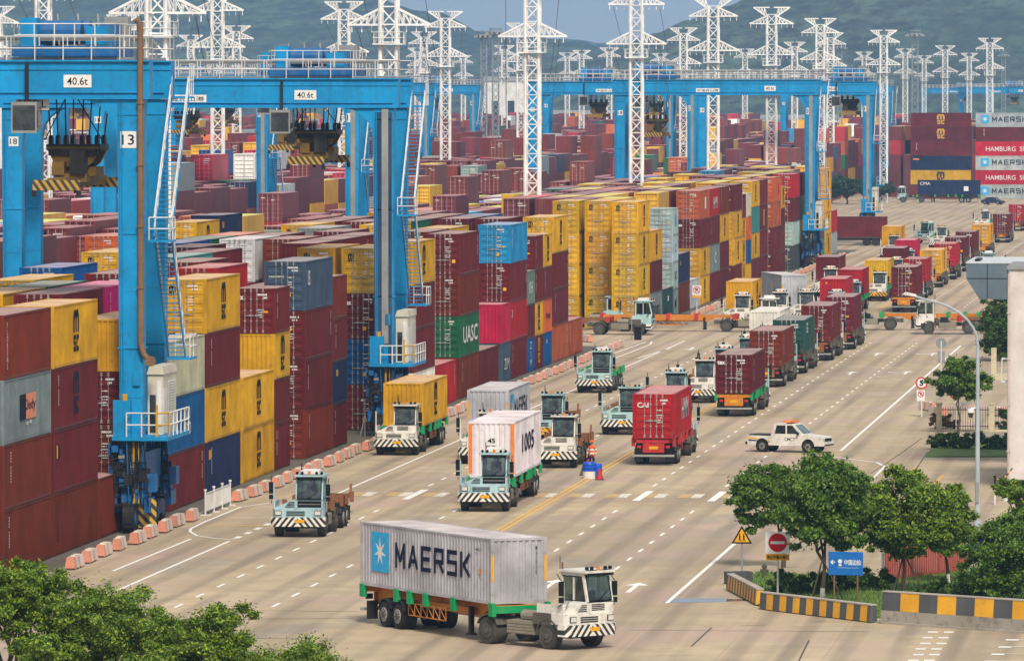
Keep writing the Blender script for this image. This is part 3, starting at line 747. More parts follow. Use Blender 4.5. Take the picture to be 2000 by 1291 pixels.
def chevron_mesh():
    mb=MB(); mb.box(-.45,.45,-.02,.02,-.7,.7); return mb.mesh('warning_board',[M['ybd']])
def deck_mesh():
    mb=MB(); z=23.08
    rail(mb,(-SP-.8,-.66,z),(.9,-.66,z),1.15,18); rail(mb,(-SP-.8,.60,z),(.9,.60,z),1.15,18); rail(mb,(.9,-.66,z),(.9,.6,z),1.15,1)
    mb.box(-SP-.5,.6,-.12,.02,z,z+.14,1); mb.box(-SP-.6,-.4,.72,.84,z+.95,z+1.15,1)
    for x in range(-24,1,4): mb.box(x-.05,x+.05,.72,.84,z,z+.95,1)
    return mb.mesh('deck_railing',[M['white'],M['grey']])
def trolley_mesh():
    mb=MB(); z=23.25
    for y in (-.1,6.9): mb.box(-2.6,2.6,y-.22,y+.22,z,z+.5,0)
    for x in (-2.3,2.3): mb.box(x-.25,x+.25,.1,6.7,z,z+.45,0)
    mb.box(-2.4,2.4,.2,6.6,z+.451,z+.52,2)
    mb.disc((-.6,2.0,z+1.2),.6,2.2,'x',16,0); mb.disc((-.6,4.6,z+1.2),.6,2.2,'x',16,0); mb.box(.8,1.9,1.2,2.6,z+.52,z+1.5,1); mb.box(.8,1.9,4.0,5.4,z+.52,z+1.6,0)
    mb.box(-2.3,-1.5,.4,1.6,z+.52,z+1.9,1); mb.box(1.0,2.2,5.6,6.5,z+.52,z+2.0,2); mb.box(-2.2,-1.2,5.4,6.4,z+.52,z+1.7,0)
    rail(mb,(-2.5,-.25,z+.5),(2.5,-.25,z+.5),1.1,5,3,.028); rail(mb,(-2.5,7.0,z+.5),(2.5,7.0,z+.5),1.1,5,3,.028)
    for x in (-2.5,2.5): rail(mb,(x,-.25,z+.5),(x,7.0,z+.5),1.1,5,3,.028)
    for x in (-1.5,-.5,.5,1.5): mb.tube((x,1.2,z+.5),(x-.25,2.2,z+2.1),.05,5,2)
    return mb.mesh('trolley',[M['blue2'],M['blue'],M['grey'],M['white']])
def opcab_mesh():
    mb=MB(); mb.prism([(-1.0,19.2),(.9,19.5),(.9,21.0),(-1.0,21.0)],'x',-.75,.75,0)
    mb.face([(-.66,-1.012,19.35),(.66,-1.012,19.35),(.66,-1.012,20.8),(-.66,-1.012,20.8)],1)
    for x in (-.76,.76): mb.face([(x,-.85,19.5),(x,.5,19.65),(x,.5,20.7),(x,-.85,20.7)],1)
    mb.box(-.1,.1,-.1,.1,21.0,23.3,2)
    return mb.mesh('operator_cab',[M['grey'],M['glass2'],M['black']])
def spreader_parts(z):
    a=MB() # headblock with sheaves
    a.box(-1.35,1.35,2.2,4.8,z+1.75,z+2.05,0)
    for x in (-1.15,-.4,.4,1.15):
        for y in (2.5,4.5): a.disc((x,y,z+2.2),.3,.18,'x',10,0)
    a.prism([(-1.35,z+1.95),(-.95,z+1.15),(-.7,z+.95),(.7,z+.95),(.95,z+1.15),(1.35,z+1.95)],'y',2.1,2.4,1); a.prism([(-1.35,z+1.95),(-.95,z+1.15),(-.7,z+.95),(.7,z+.95),(.95,z+1.15),(1.35,z+1.95)],'y',4.6,4.9,1)
    a.box(-.9,-.3,1.3,2.05,z+.55,z+1.2,1); a.box(.0,.75,1.2,2.05,z+.6,z+1.75,0); a.box(-1.2,1.25,2.0,2.2,z+1.5,z+1.8,0); a.box(-1.1,1.1,2.3,4.7,z+.5,z+.95,1)
    for x in (-.7,0,.7): a.tube((x,3.5,z+.5),(x,3.5,z+1.9),.18,6,0)
    b=MB(); b.box(-.45,.45,-2.6,9.6,z,z+.45,1); b.box(-1.15,1.15,-2.75,-2.45,z-.15,z+.35,0); b.box(-1.15,1.15,9.3,9.6,z-.15,z+.35,0)
    for x in (-1.1,1.1):
        for y in (-2.65,9.5): b.box(x-.1,x+.1,y-.14,y+.14,z-.45,z-.15,2)
    b.box(-.8,.8,1.4,5.6,z+.2,z+.62,1)
    c=MB()
    for x in (-1.15,-.4,.4,1.15):
        for y in (2.5,4.5): c.tube((x,y,z+2.2),(x*1.3+.1,y+(.5 if y>3 else -.4),23.3),.035,4,0)
    for x in (-1.4,1.4): c.tube((x,2.3,z+2.3),(-x*.6,1.2,23.3),.03,4,0)
    return a.mesh('headblock',[M['black'],M['dyellow']]),b.mesh('spreader_beam',[M['ybeam'],M['dyellow'],M['black']]),c.mesh('hoist_cables',[M['black']])
_rt={}
def rt(k,f):
    if k not in _rt: _rt[k]=f()
    return _rt[k]
def plate(parent,txt,loc,w,h,rot=FRONT,tw=None,m='black_mark',bg='white_mark'):
    p=decal(parent,em(('pl',w,h,bg),lambda: flat([(rect(-w/2,w/2,-h/2,h/2),0,0)],[M[bg]])),loc,rot,'number_plate')
    if txt:
        t=put('lettering',text_mesh(txt,(tw or .74)*w,h*.62,M[m],.006),p,(0,0,.008))
    return p
def crane(x,y,label,num,off=-3.0,lift=16.8,num2='18',pipe=False,tray=True,signs=True,load='40.6t'):
    o=empty('gantry_crane',(x,y,0)); tag(o,label,'crane','gantry cranes over the container blocks')
    for yy in (0,6.8):
        put('girder',rt('girder',girder_mesh),o,(0,yy,0))
        for xx in (0,-SP):
            put('leg',rt('leg',leg_mesh),o,(xx,yy,0))
            g=put('gusset',rt('gus',gusset_mesh),o,(xx,yy,0))
            if xx<0: g.scale=(-1,1,1)
            put('bogie',rt('bogie',bogie_mesh),o,(xx,yy,0))
            for wx in (-.02,): 
                put('wheel',rt('whl',wheel_rtg),o,(xx-.02,yy-.62,0)); put('wheel',rt('whl',wheel_rtg),o,(xx-.02,yy+1.05,0))
    for xx in (0,-SP): put('sill_beam',rt('sill',sill_mesh),o,(xx,0,0))
    put('stair',rt('stair',stair_mesh),o); put('power_house',rt('house',house_mesh),o); put('service_platform',rt('plat',platform_mesh),o)
    put('warning_board',rt('chev',chevron_mesh),o,(.75,-.2,.95))
    for yy in (0,6.8): put('deck_railing',rt('deck',deck_mesh),o,(0,yy,0))
    t=put('trolley',rt('trol',trolley_mesh),o,(off,0,0))
    k=put('operator_cab',rt('opcab',opcab_mesh),t,(-1.75,-.9,3.4)); k.scale=(.84,.84,.84)
    for me in rt(('spr',lift),lambda: spreader_parts(lift)): put(me.name.split('.')[0],me,t)
    if tray:
        mb=MB(); mb.box(-.1,.32,-.62,-.525,6,21.1); rt('tray',lambda: mb.mesh('cable_tray',[M['grey']])); put('cable_tray',rt('tray',None),o)
    if pipe:
        mb=MB(); mb.path([(.52,-.72,9.2),(.52,-.72,24.6),(.48,-.74,24.95),(.3,-.76,25.05)],.15,10); mb.path([(.52,-.72,9.2),(.66,-.72,8.75),(.95,-.72,8.4)],.15,10); mb.disc((1.0,-.72,8.4),.25,.3,'y',14)
        for z in (12,15,18,21): mb.disc((.52,-.72,z),.2,.12,'z',10)
        mb.build('exhaust_pipe',M['rustpipe'],o)
    if signs:
        zz=22.1
        plate(o,load,(-2.6 if pipe else -4.9,-.585,22.05 if pipe else 22.0),1.38,.62)
        plate(o,num,(-.12,-.535,19.2),.82,.82); plate(o,num2,(-SP+.1,-.53,19.0),.62,.62)
    if not pipe:
        p=plate(o,'宁波舟山港',(-12.6,-.585,21.75),2.9,.52,FRONT,.9,'black_mark','white_mark')
    else:
        p=plate(o,'NOELL',(-4.9,-.2,20.95),1.65,.62,FRONT,.8,'black_mark','white_mark')
    return o
LX=XR+1.25
crane(-54.3,334,'blue gantry crane with brown exhaust pipe and number 13 on its leg','13',-3.3,16.9,pipe=True,tray=False)
c18=crane(LX,429,'blue gantry crane with number 18 on its grey-striped leg behind crane 13','18',-4.6,17.7); c18.scale=(1,1,.97)
mb=MB(); mb.box(-.56,-.101,-.56,-.512,4.6,20.9); mb.box(.321,.52,-.56,-.512,4.6,20.9); mb.build('dark_leg_panel',M['navy_steel'],c18)  # dark navy strips on the leg face, either side of the tray
crane(LX,850,'blue gantry crane numbered 30 standing beyond the cross lane near the road','30',-19.2,16.2)
crane(LX,978,'blue gantry crane at the far end of the roadside block','11',-2.6,18.5)
crane(LX-27.5,625,'blue gantry crane with number 12 seen under the girder of crane 18','12',-6.2,16.4)
crane(LX-55,759,'blue gantry crane in the third block behind the leg of crane 12','24',-9,17)
crane(LX-82.5,1142,'blue gantry crane behind the tall white pylon with three arms','53',-12,17.5)
crane(LX-110,1457,'small far blue gantry crane at the end of the fifth block','41',-9,18)
crane(LX-55,1300,'blue gantry crane with long girder beside the crane numbered 30','26',-2.8,17.4)
crane(LX-82.5,1020,'blue gantry crane seen between crane 12 and crane 18','35',-16,17)
crane(LX-27.5,1010,'blue gantry crane standing behind the crane numbered 30 in the second block','27',-14,18)
crane(LX-27.5,1560,'far blue gantry crane in the gap behind the end crane of the roadside block','19',-14,18)
crane(LX-110,1040,'blue gantry crane in the fifth block above the maroon stacks','44',-8,17.5)
crane(LX-138,1180,'blue gantry crane far back beside the first white pylon','47',-10,17.5)
crane(LX-12,2150,'distant blue gantry crane over the stacks with broadside containers','8',-7,18)
crane(LX+18,2380,'distant blue gantry crane at the end of the row before the wooded hill','7',-14,18)
crane(LX-40,2500,'distant blue gantry crane behind the three slim pylons','6',-9,18)
# ------------------------------------------------------------ lattice pylons
def pylon_mesh(w=1.3,ht=33.6,stage=True):
    mb=MB(); a=w/2; r=.085
    cs=[(-a,-a),(a,-a),(a,a),(-a,a)]
    for x,y in cs: mb.beam((x,y,0),(x,y,ht-1.0),.20,.20)
    n=int(ht/1.45); dz=(ht-1.0)/n
    for k in range(n):
        z0,z1=k*dz,(k+1)*dz
        for i in range(4):
            p,q=cs[i],cs[(i+1)%4]
            if k%2: p,q=q,p
            mb.beam((p[0],p[1],z0),(q[0],q[1],z1),.105,.105); mb.beam((p[0],p[1],z1),(q[0],q[1],z1),.085,.085)
    def arm(zf,zt,half):   # zf: height of the flat chord, zt: where the slant chord meets the mast
        for s in (-1,1):
            for y in (-a*.8,a*.8):
                tip=(s*half,0,zf)
                mb.beam((s*a*.5,y,zf),tip,.16,.16); mb.beam((s*a,y,zt),tip,.16,.16)
                m=5
                for k in range(1,m):
                    f=k/m; f2=(k-.6)/m
                    P=lambda f,z0: (s*(a+(half-a)*f),y*(1-f),z0+(zf-z0)*f)
                    mb.beam(P(f,zf),P(f,zt),.065,.065); mb.beam(P(f,zf),P(max(0,(k-1)/m),zt),.06,.06)
            for k in range(1,5):
                f=k/5; x=s*(a+(half-a)*f); mb.beam((x,-a*.8*(1-f),zf),(x,a*.8*(1-f),zf),.06,.06)
    arm(ht,ht-1.35,2.6); arm(ht-2.3,ht-1.2,3.15); arm(ht-6.7,ht-5.4,3.35)
    for s in (-1,1):
        for x in (1.4,2.2,3.0):
            for zf in (ht-2.3,ht-6.7): mb.tube((s*x,0,zf),(s*x,0,zf-.6),.05,5)
    if stage: mb.box(-1.2,1.2,-1.2,1.2,ht-8.3,ht-8.2); rail(mb,(-1.2,-1.2,ht-8.2),(1.2,-1.2,ht-8.2),.9,3,0,.03); rail(mb,(1.2,-1.2,ht-8.2),(1.2,1.2,ht-8.2),.9,3,0,.03); rail(mb,(-1.2,-1.2,ht-8.2),(-1.2,1.2,ht-8.2),.9,3,0,.03)
    return mb.mesh('lattice_pylon',[M['pylon']])
PM=pylon_mesh()
WHERE={85:'over the left gantry girder, behind crane 13',308:'standing just behind the exhaust pipe of crane 13',425:'behind the Chinese sign of crane 18',240:'half hidden behind the girder of crane 13',373:'between the exhaust pipe and the next big pylon',462:'behind the big pylon over crane 18',672:'over the machinery deck of crane 18',760:'rising at the end of crane 18 girder',870:'beside the ladder post right of crane 18',828:'tucked behind the pylon beside crane 18',815:'small and pale behind crane 18 stair',
1040:'tallest alone in the middle, foot among maroon stacks',1018:'close behind the tallest middle pylon',1108:'left of a far pair against the hill gap',1136:'right of a far pair against the hill gap',1190:'far, left of the crane numbered 30',1243:'rising behind the deck of the crane numbered 30',1335:'right of the blue winch drums on crane 30',1393:'between the two near roadside cranes',1507:'behind the long girder left of the stair tower',1552:'small, beside the big pylon over the long girder',1602:'standing at the leg of crane 30',1622:'close behind the pylon at the leg of crane 30',1688:'behind the winch of the end crane',
1726:'alone just right of the end crane, three clear arms',1768:'second beyond the end crane against dark woods',1805:'short, third beyond the end crane',1846:'fourth beyond the end crane, wide top',1893:'far, above the maroon broadside stack',1933:'above the grey broadside containers',1455:'far, under the hill between two cranes',560:'tiny, far left under the hill',905:'tiny, right of the guyed pylon',-6:'cut off by the picture edge',985:'far, left of the tallest middle pylon',1290:'far, behind the blue winch drums'}
for (px,s),(X,Y) in zip(PYLON,PYL):
    o=put('lattice_pylon',PM,None,(X,Y,0)); tag(o,'white lattice pylon '+WHERE[px],'pylon','lattice pylons along the yard lanes'); o.rotation_euler.z=rnd.uniform(-.04,.04)
def mast_mesh(ht=34):
    mb=MB(); a=.62
    cs=[(-a,-a),(a,-a),(a,a),(-a,a)]
    for x,y in cs: mb.beam((x,y,0),(x,y,ht),.13,.13)
    n=24; dz=ht/n
    for k in range(n):
        for i in range(4):
            p,q=cs[i],cs[(i+1)%4]
            mb.beam((p[0],p[1],k*dz),(q[0],q[1],(k+1)*dz),.07,.07); mb.beam((q[0],q[1],k*dz),(p[0],p[1],(k+1)*dz),.07,.07)
    return mb.mesh('mast',[M['pylon_grey']])
def lampring_mesh(ht=34):
    mb=MB(); mb.disc((0,0,ht),1.7,.18,'z',14); mb.disc((0,0,ht+.7),1.3,.12,'z',14)
    for k in range(10):
        t=k*pi/5; mb.box(1.8*cos(t)-.28,1.8*cos(t)+.28,1.8*sin(t)-.2,1.8*sin(t)+.2,ht-.55,ht-.1)
        mb.tube((1.2*cos(t),1.2*sin(t),ht),(1.2*cos(t),1.2*sin(t),ht+.7),.05,4)
    return mb.mesh('lamp_ring',[M['pylon_grey']])
ma,lr=mast_mesh(),lampring_mesh()
for px,D,l in ((945,1500,'beside the tall white pylon at crane 53'),(968,1420,'slightly taller, right one of a close pair near mid yard'),(1787,1480,'grey among white pylons beyond the end crane'),(1640,1900,'behind the winch of the end crane'),(1960,2300,'above the grey broadside containers'),(1590,2500,'small, under the wooded hill'),(553,1900,'far, over the deck of crane 18')):
    o=empty('lighting_mast',(GY(px,D),D,0)); put('mast',ma,o); put('lamp_ring',lr,o); tag(o,'grey lattice lighting mast '+l,'lighting mast','lighting masts of the yard')
# ------------------------------------------------------- terminal tractors
def wheel_pair(r,w,mt,mr):
    a=MB(); a.disc((0,0,0),r,w,'x',26,0); 
    a.disc((0,0,0),r*.93,w+.05,'x',26,0)
    b=MB(); s=w/2+.03
    for sx in (-1,1):
        b.disc((sx*s,0,0),r*.56,.05,'x',18,0); b.disc((sx*(s+.035),0,0),r*.24,.06,'x',10,1)
        for k in range(8): t=k*pi/4; b.disc((sx*(s+.03),r*.4*cos(t),r*.4*sin(t)),.028,.05,'x',6,1)
    return a.mesh('wheel',[mt]),b.mesh('rim',[mr,M['rim_dark']])
def add_wheel(parent,k,loc):
    if k=='front': me=rt('wf',lambda: wheel_pair(.53,.32,M['tyre_dusty'],M['rim_dark']))
    elif k=='dual': me=rt('wd',lambda: wheel_pair(.53,.62,M['tyre_dusty'],M['rim_dark']))
    elif k=='trail': me=rt('wt',lambda: wheel_pair(.52,.60,M['tyre'],M['rim']))
    else: me=rt('wc',lambda: wheel_pair(.36,.24,M['tyre'],M['rim']))
    w=put('wheel',me[0],parent,loc); put('rim',me[1],w); return w
def t_body(c):
    mb=MB()
    mb.prism([(-1.24,.30),(-1.12,.08),(1.12,.08),(1.24,.30),(1.24,1.05),(-1.24,1.05)],'z',.985,1.40,0)
    mb.prism([(-1.22,1.40),(1.22,1.40),(1.22,1.84),(-.12,1.84),(-.40,1.78),(-.85,1.56)],'y',.16,1.0,0)
    mb.box(-1.24,-.12,1.0,2.1,.95,1.38,1); mb.box(-1.2,-1.14,.3,1.9,1.40,1.75,0)
    for k in range(4): mb.box(-.62+.06*k,-.16,.145,.159,1.47+.075*k,1.505+.075*k,2)
    if c!='cabwhite': mb.box(-.02,1.14,.138,.159,1.47,1.78,2); mb.box(.02,1.10,.130,.1379,1.60,1.63,3)
    else:
        for k in range(4): mb.box(.1,.75,.146,.159,1.50+.07*k,1.535+.07*k,2)
    for k in range(3): mb.box(-.55,.35,.066,.079,1.06+.085*k,1.11+.085*k,2)
    mb.beam((-1.12,.5,1.42),(-.75,.5,1.9),.05,.05,3); mb.tube((-1.2,.35,1.40),(-1.2,.35,2.62),.045,6,0)
    return mb.mesh('front_body',[M[c],M['chassis'],M['trim_black'],M['grey']])
def t_cab(c):
    mb=MB()
    mb.prism([(.16,1.80),(.16,1.84),(1.72,1.84),(1.72,1.1),(1.02,1.1),(1.02,1.80)],'x',-.12,1.22,0)
    for x0,x1 in ((-.12,-.03),(1.13,1.22)):
        mb.hexa([(x0,.16,1.84),(x1,.16,1.84),(x1,.27,1.84),(x0,.27,1.84),(x0,.40,2.90),(x1,.40,2.90),(x1,.51,2.90),(x0,.51,2.90)]); mb.box(x0,x1,1.60,1.72,1.84,2.90,0); mb.box(x0,x1,.95,1.02,1.84,2.9,0)
    mb.box(-.03,1.13,1.66,1.72,1.84,2.05,0); mb.box(-.12,1.22,.40,1.72,2.80,2.94,0); mb.box(-.03,1.13,1.66,1.72,2.72,2.80,0)
    mb.prism([(-.2,.18),(-.14,.10),(1.24,.10),(1.3,.18),(1.3,1.84),(1.24,1.9),(-.14,1.9),(-.2,1.84)],'z',2.945,3.03,0)
    mb.box(.05,1.1,.30,.34,3.031,3.06,1); mb.box(-.10,1.2,.12,.16,2.84,2.944,1)
    mb.box(-.02,.02,1.73,1.80,1.0,3.3,2); mb.box(.28,.82,1.25,1.42,1.9,2.55,3); mb.box(.28,.82,.95,1.42,1.845,2.0,3); mb.box(.42,.68,1.24,1.40,2.55,2.72,3)
    mb.box(0,1.1,.24,.46,1.845,1.98,3); mb.disc((.55,.66,2.08),.2,.03,'y',14,3); mb.box(-.06,1.16,.145,.158,1.42,1.80,4) if False else None
    mb.box(.30,.44,-.0,.012,1.52,1.58,1) if False else None
    return mb.mesh('cab',[M[c],M['trim_black'],M['rustpipe'],M['chassis']])
def t_screen():
    mb=MB(); P=lambda x,t,d: (x,.16+.24*t-.978*d,1.84+1.10*t+.213*d)
    def q(x0,x1,t0,t1,m,d=.012): mb.face([P(x0,t0,d),P(x1,t0,d),P(x1,t1,d),P(x0,t1,d)],m)
    q(-.03,1.13,.03,.94,0,.002); q(-.05,1.15,.02,.055,1); q(-.05,1.15,.885,.93,1); q(-.05,-.005,.055,.885,1); q(1.105,1.15,.055,.885,1)
    mb.beam(P(.55,.08,.03),P(.95,.34,.03),.025,.025,1); mb.beam(P(.45,.06,.03),P(.62,.1,.03),.04,.03,1)
    return mb.mesh('windscreen',[M['pane'],M['trim_black']])
def t_sidewin():
    mb=MB()
    for x in (-.09,1.19):
        mb.face([(x,.30,1.86),(x,.95,1.86),(x,.95,2.8),(x,.48,2.8)],0); mb.face([(x,1.02,1.86),(x,1.60,1.86),(x,1.60,2.8),(x,1.02,2.8)],0)
    for x in (-.127,1.227):
        for z in (1.84,2.78): mb.box(x-.006,x+.006,.32 if z<2 else .5,1.62,z,z+.035,1)
        mb.box(x-.012,x+.012,1.05,1.2,1.55,1.60,1); mb.box(x-.004,x+.004,1.0,1.015,1.2,1.84,1)
    return mb.mesh('side_window',[M['pane'],M['trim_black']])
def t_rearwin():
    mb=MB(); mb.face([(-.03,1.69,2.05),(1.13,1.69,2.05),(1.13,1.69,2.72),(-.03,1.69,2.72)],0); mb.box(.52,.56,1.67,1.74,2.05,2.72,1); mb.box(-.03,1.13,1.73,1.745,2.03,2.06,1); return mb.mesh('rear_window',[M['pane'],M['trim_black']])
def t_bumper(m):
    mb=MB(); mb.prism([(-1.32,.55),(-1.32,.14),(-1.12,-.02),(1.12,-.02),(1.32,.14),(1.32,.55)],'z',-.22,.22,0); me=mb.mesh('bumper',[M[m]]); return me
def t_chassis():
    mb=MB()
    for x in (-.42,.42): mb.box(x-.07,x+.07,.4,5.95,.72,1.02,0)
    mb.box(-.9,.9,.3,1.0,.45,.97,1); mb.box(-.55,.55,1.9,2.9,.95,1.3,0); mb.box(.1,.6,2.3,3.0,1.02,1.5,1); mb.tube((-.7,2.2,1.2),(-.7,3.2,1.2),.22,12,2); mb.box(-.5,.5,5.7,5.95,.7,1.05,0)
    for s in (-1,1):
        x0,x1=sorted((s*.58,s*1.18)); mb.box(x0,x1,2.15,3.7,.5,1.02,2)
        for k in range(4): mb.box(*sorted((s*1.18,s*1.20)),2.18,3.67,.54+.12*k,.60+.12*k,2)
        pts=[(1.25+.68*cos(pi*t/8),.53+.68*sin(pi*t/8)) for t in range(9)]; q=pts+[(1.25+.62*cos(pi*t/8),.53+.62*sin(pi*t/8)) for t in range(8,-1,-1)]
        mb.prism(q,'x',*sorted((s*.86,s*1.26)),0)
        pts=[(4.8+.68*cos(pi*t/8),.53+.66*sin(pi*t/8)) for t in range(1,8)]; q=pts+[(4.8+.63*cos(pi*t/8),.53+.61*sin(pi*t/8)) for t in range(7,0,-1)]
        mb.prism(q,'x',*sorted((s*.56,s*1.26)),0)
    for y in (1.25,4.8): mb.tube((-1,y,.53),(1,y,.53),.11,8,1)
    return mb.mesh('chassis',[M['chassis'],M['black'],M['chassis_tan']])
def t_fifth():
    mb=MB(); mb.box(-.46,.46,4.5,5.3,1.12,1.22); mb.prism([(4.45,1.02),(5.35,1.02),(5.2,1.12),(4.6,1.12)],'x',-.4,.4); return mb.mesh('fifth_wheel',[M['black']])
def t_light(): 
    mb=MB(); mb.box(-.14,.14,-.03,.03,-.09,.09,0); mb.box(-.16,.16,-.02,.035,-.11,.11,1); return mb.mesh('headlight',[M['lamp'],M['trim_black']])
def t_mirror():
    mb=MB(); mb.box(-.10,.10,-.05,.05,-.28,.28,0); mb.box(-.1,.1,-.05,.05,-.55,-.34,0); mb.tube((0,0,.3),(0,.25,.55),.02,4,0); mb.tube((0,0,-.6),(0,.2,-.75),.02,4,0); return mb.mesh('mirror',[M['trim_black']])
def t_roof(k):
    mb=MB()
    if k==0:
        mb.box(.12,1.0,.5,1.5,3.021,3.24,0); mb.box(.2,.92,.6,1.4,3.241,3.27,0)
    for x in (-.05,.2,.9,1.15): mb.disc((x,.28,3.12),.075,.08,'y',8,1); mb.tube((x,.3,3.02),(x,.3,3.08),.02,4,1)
    mb.disc((.55,.3,3.12),.07,.18,'z',8,2)
    mb.tube((-.05,1.85,2.9),(-.05,1.85,3.5),.02,4,1)
    return mb.mesh('roof_unit',[M['white'],M['trim_black'],M['amber']])
def t_plate():
    mb=MB(); mb.box(-.24,.24,-.04,-.025,-.075,.075); return mb.mesh('number_plate',[M['plate_yellow']])
def trailer_frame(L,c,g):
    mb=MB(); y0=3.9; y1=y0+L
    for x in (-.42,.42):
        mb.box(x-.06,x+.06,y0,y1,1.24,1.50,0); mb.box(x-.06,x+.06,y0+2.6,y1-.05,.92,1.239,0)
        mb.prism([(y0+1.9,1.24),(y0+2.6,.92),(y0+2.6,1.24)],'x',x-.06,x+.06,0)
    for k in range(int(L/1.5)): y=y0+.7+k*1.5; mb.box(-.36,.36,y-.05,y+.05,1.1,1.4,0)
    ys=[y0+.1,y0+3.6,y0+L*.5,y0+L*.5+1.5,y1-3.4,y1-.15]
    for y in ys:
        mb.box(-1.2,1.2,y-.1,y+.1,1.30,1.52,0)
        for s in (-1,1): mb.box(*sorted((s*1.1,s*1.28)),y-.17,y+.17,1.1,1.62,1)
    mb.box(-1.18,1.18,y0-.05,y0+.34,1.22,1.50,1)
    for s in (-1,1):
        x=s*1.05 # side guard truss
        a,b=y0+4.6,y1-4.2
        if b-a>2:
            mb.tube((x,a,.62),(x,b,.62),.025,5,0); mb.tube((x,a,1.1),(x,b,1.1),.025,5,0)
            n=6
            for k in range(n+1):
                y=a+(b-a)*k/n; mb.tube((x,y,.62),(x,y,1.1),.02,4,0)
                if k<n: mb.tube((x,y,.62),(x,a+(b-a)*(k+1)/n,1.1),.02,4,0)
            for y in (a,b): mb.tube((x,y,1.1),(s*.45,y,1.2),.025,4,0)
        for yy in (y1-2.25,y1-3.55):
            pts=[(yy+.66*cos(pi*t/8),.52+.66*sin(pi*t/8)) for t in range(1,8)]; q=pts+[(yy+.61*cos(pi*t/8),.52+.61*sin(pi*t/8)) for t in range(7,0,-1)]
            mb.prism(q,'x',*sorted((s*.56,s*1.22)),2)
        mb.prism([(y1-.1,1.52),(y1+.2,1.62),(y1+.42,1.98),(y1+.5,1.95),(y1+.3,1.58),(y1-.02,1.38)],'x',*sorted((s*1.02,s*1.14)),0) if c!='orange' else None
        mb.box(*sorted((s*.5,s*.62)),y0+2.9,y1-4.6,1.0,1.22,0)
    mb.box(-.6,.6,y1-4.2,y1-1.4,.7,.95,2)
    for yy in (y1-2.25,y1-3.55): mb.tube((-1,yy,.52),(1,yy,.52),.09,8,2)
    return mb.mesh('trailer',[M[c],M[g],M['black']])
def trailer_rear(c):
    mb=MB(); mb.box(-.62,.62,-.04,.04,.75,1.28,0); mb.box(-1.2,1.2,.0,.09,.52,.64,1)
    for s in (-1,1):
        mb.box(*sorted((s*.68,s*.98)),-.02,.06,.98,1.2,2); mb.box(*sorted((s*.72,s*.94)),.06,.075,1.02,1.16,3); mb.box(*sorted((s*.66,s*1.15)),-.45,-.42,.2,.95,2)
    mb.box(-.26,.26,.041,.055,.95,1.12,4)
    return mb.mesh('rear_panel',[M[c],M['rim'],M['black'],M['redlens'],M['plate_yellow']])
def leg_lg():
    mb=MB(); mb.box(-.09,.09,-.09,.09,.25,1.3); mb.box(-.17,.17,-.15,.15,.18,.25); return mb.mesh('landing_leg',[M['black']])
NT=[0]
def truck(loc,yaw,color,label,trailer=None,L=12.3,box=None,bump='bw',roof=0,group='terminal tractors in the queue lanes',g='tgreen',cat='truck',bend=0):
    if color=='mint' and rnd.random()<.45: color='mint2'
    o=empty('container_truck' if trailer else 'yard_tractor',(loc[0],loc[1],0),yaw); tag(o,label,cat,group)
    put('front_body',rt('tb'+color,lambda: t_body(color)),o)
    cab=put('cab',rt('tc'+color,lambda: t_cab(color)),o)
    put('windscreen',rt('ts',t_screen),cab); put('side_window',rt('tsw',t_sidewin),cab); put('rear_window',rt('trw',t_rearwin),cab); put('roof_unit',rt('tr%d'%roof,lambda: t_roof(roof)),cab)
    put('bumper',rt('tbu'+bump,lambda: t_bumper(bump)),o,(0,0,.76)); put('number_plate',rt('tpl',t_plate),o,(.1,0,.8))
    put('chassis',rt('tch',t_chassis),o)
    if not trailer: put('fifth_wheel',rt('t5',t_fifth),o)
    for x in (-.95,.98): put('headlight',rt('tl',t_light),o,(x,.055,1.2))
    put('mirror',rt('tm',t_mirror),o,(-1.33,.32,2.4)); put('mirror',rt('tm',t_mirror),o,(1.45,.35,2.3))
    for s in (-1,1): add_wheel(o,'front',(s*1.05,1.25,.53)); add_wheel(o,'dual',(s*.92,4.8,.53))
    if trailer:
        t=put('trailer',rt(('tf',L,trailer,g),lambda: trailer_frame(L,trailer,g)),o)
        y1=3.9+L
        if bend:
            k=Vector((0,4.9,0)); k2=k.copy(); k2.rotate(Euler((0,0,bend))); t.location=k-k2; t.rotation_euler.z=bend
        for s in (-1,1):
            for yy in (y1-2.25,y1-3.55): add_wheel(t,'trail',(s*.9,yy,.52))
            if L>8: put('landing_leg',rt('lg',leg_lg),t,(s*.75,6.8,0))
        put('rear_panel',rt('rp'+trailer,lambda: trailer_rear(trailer)),t,(0,y1+.02,0))
    if box:
        b=dict(box); code=b.pop('c'); ln=b.pop('L',L40); h=b.pop('h',STD); lab=b.pop('label'); yo=b.pop('y',4.05)
        d=Vector((0,yo+ln/2-4.9,0)); d.rotate(Euler((0,0,yaw+bend))); kp=Vector((0,4.9,0)); kp.rotate(Euler((0,0,yaw))); d+=kp
        k=container(code,ln,h,(loc[0]+d.x,loc[1]+d.y,1.55),rz=yaw+bend,flip=True,**b)
        tag(k,lab,'container','containers riding on trucks')
    return o
def T(px,py,*a,**k): p=G(px,py); return truck((p.x,p.y),0,*a,**k)          # coming: px,py = foot of the front bumper
LANE=[None]
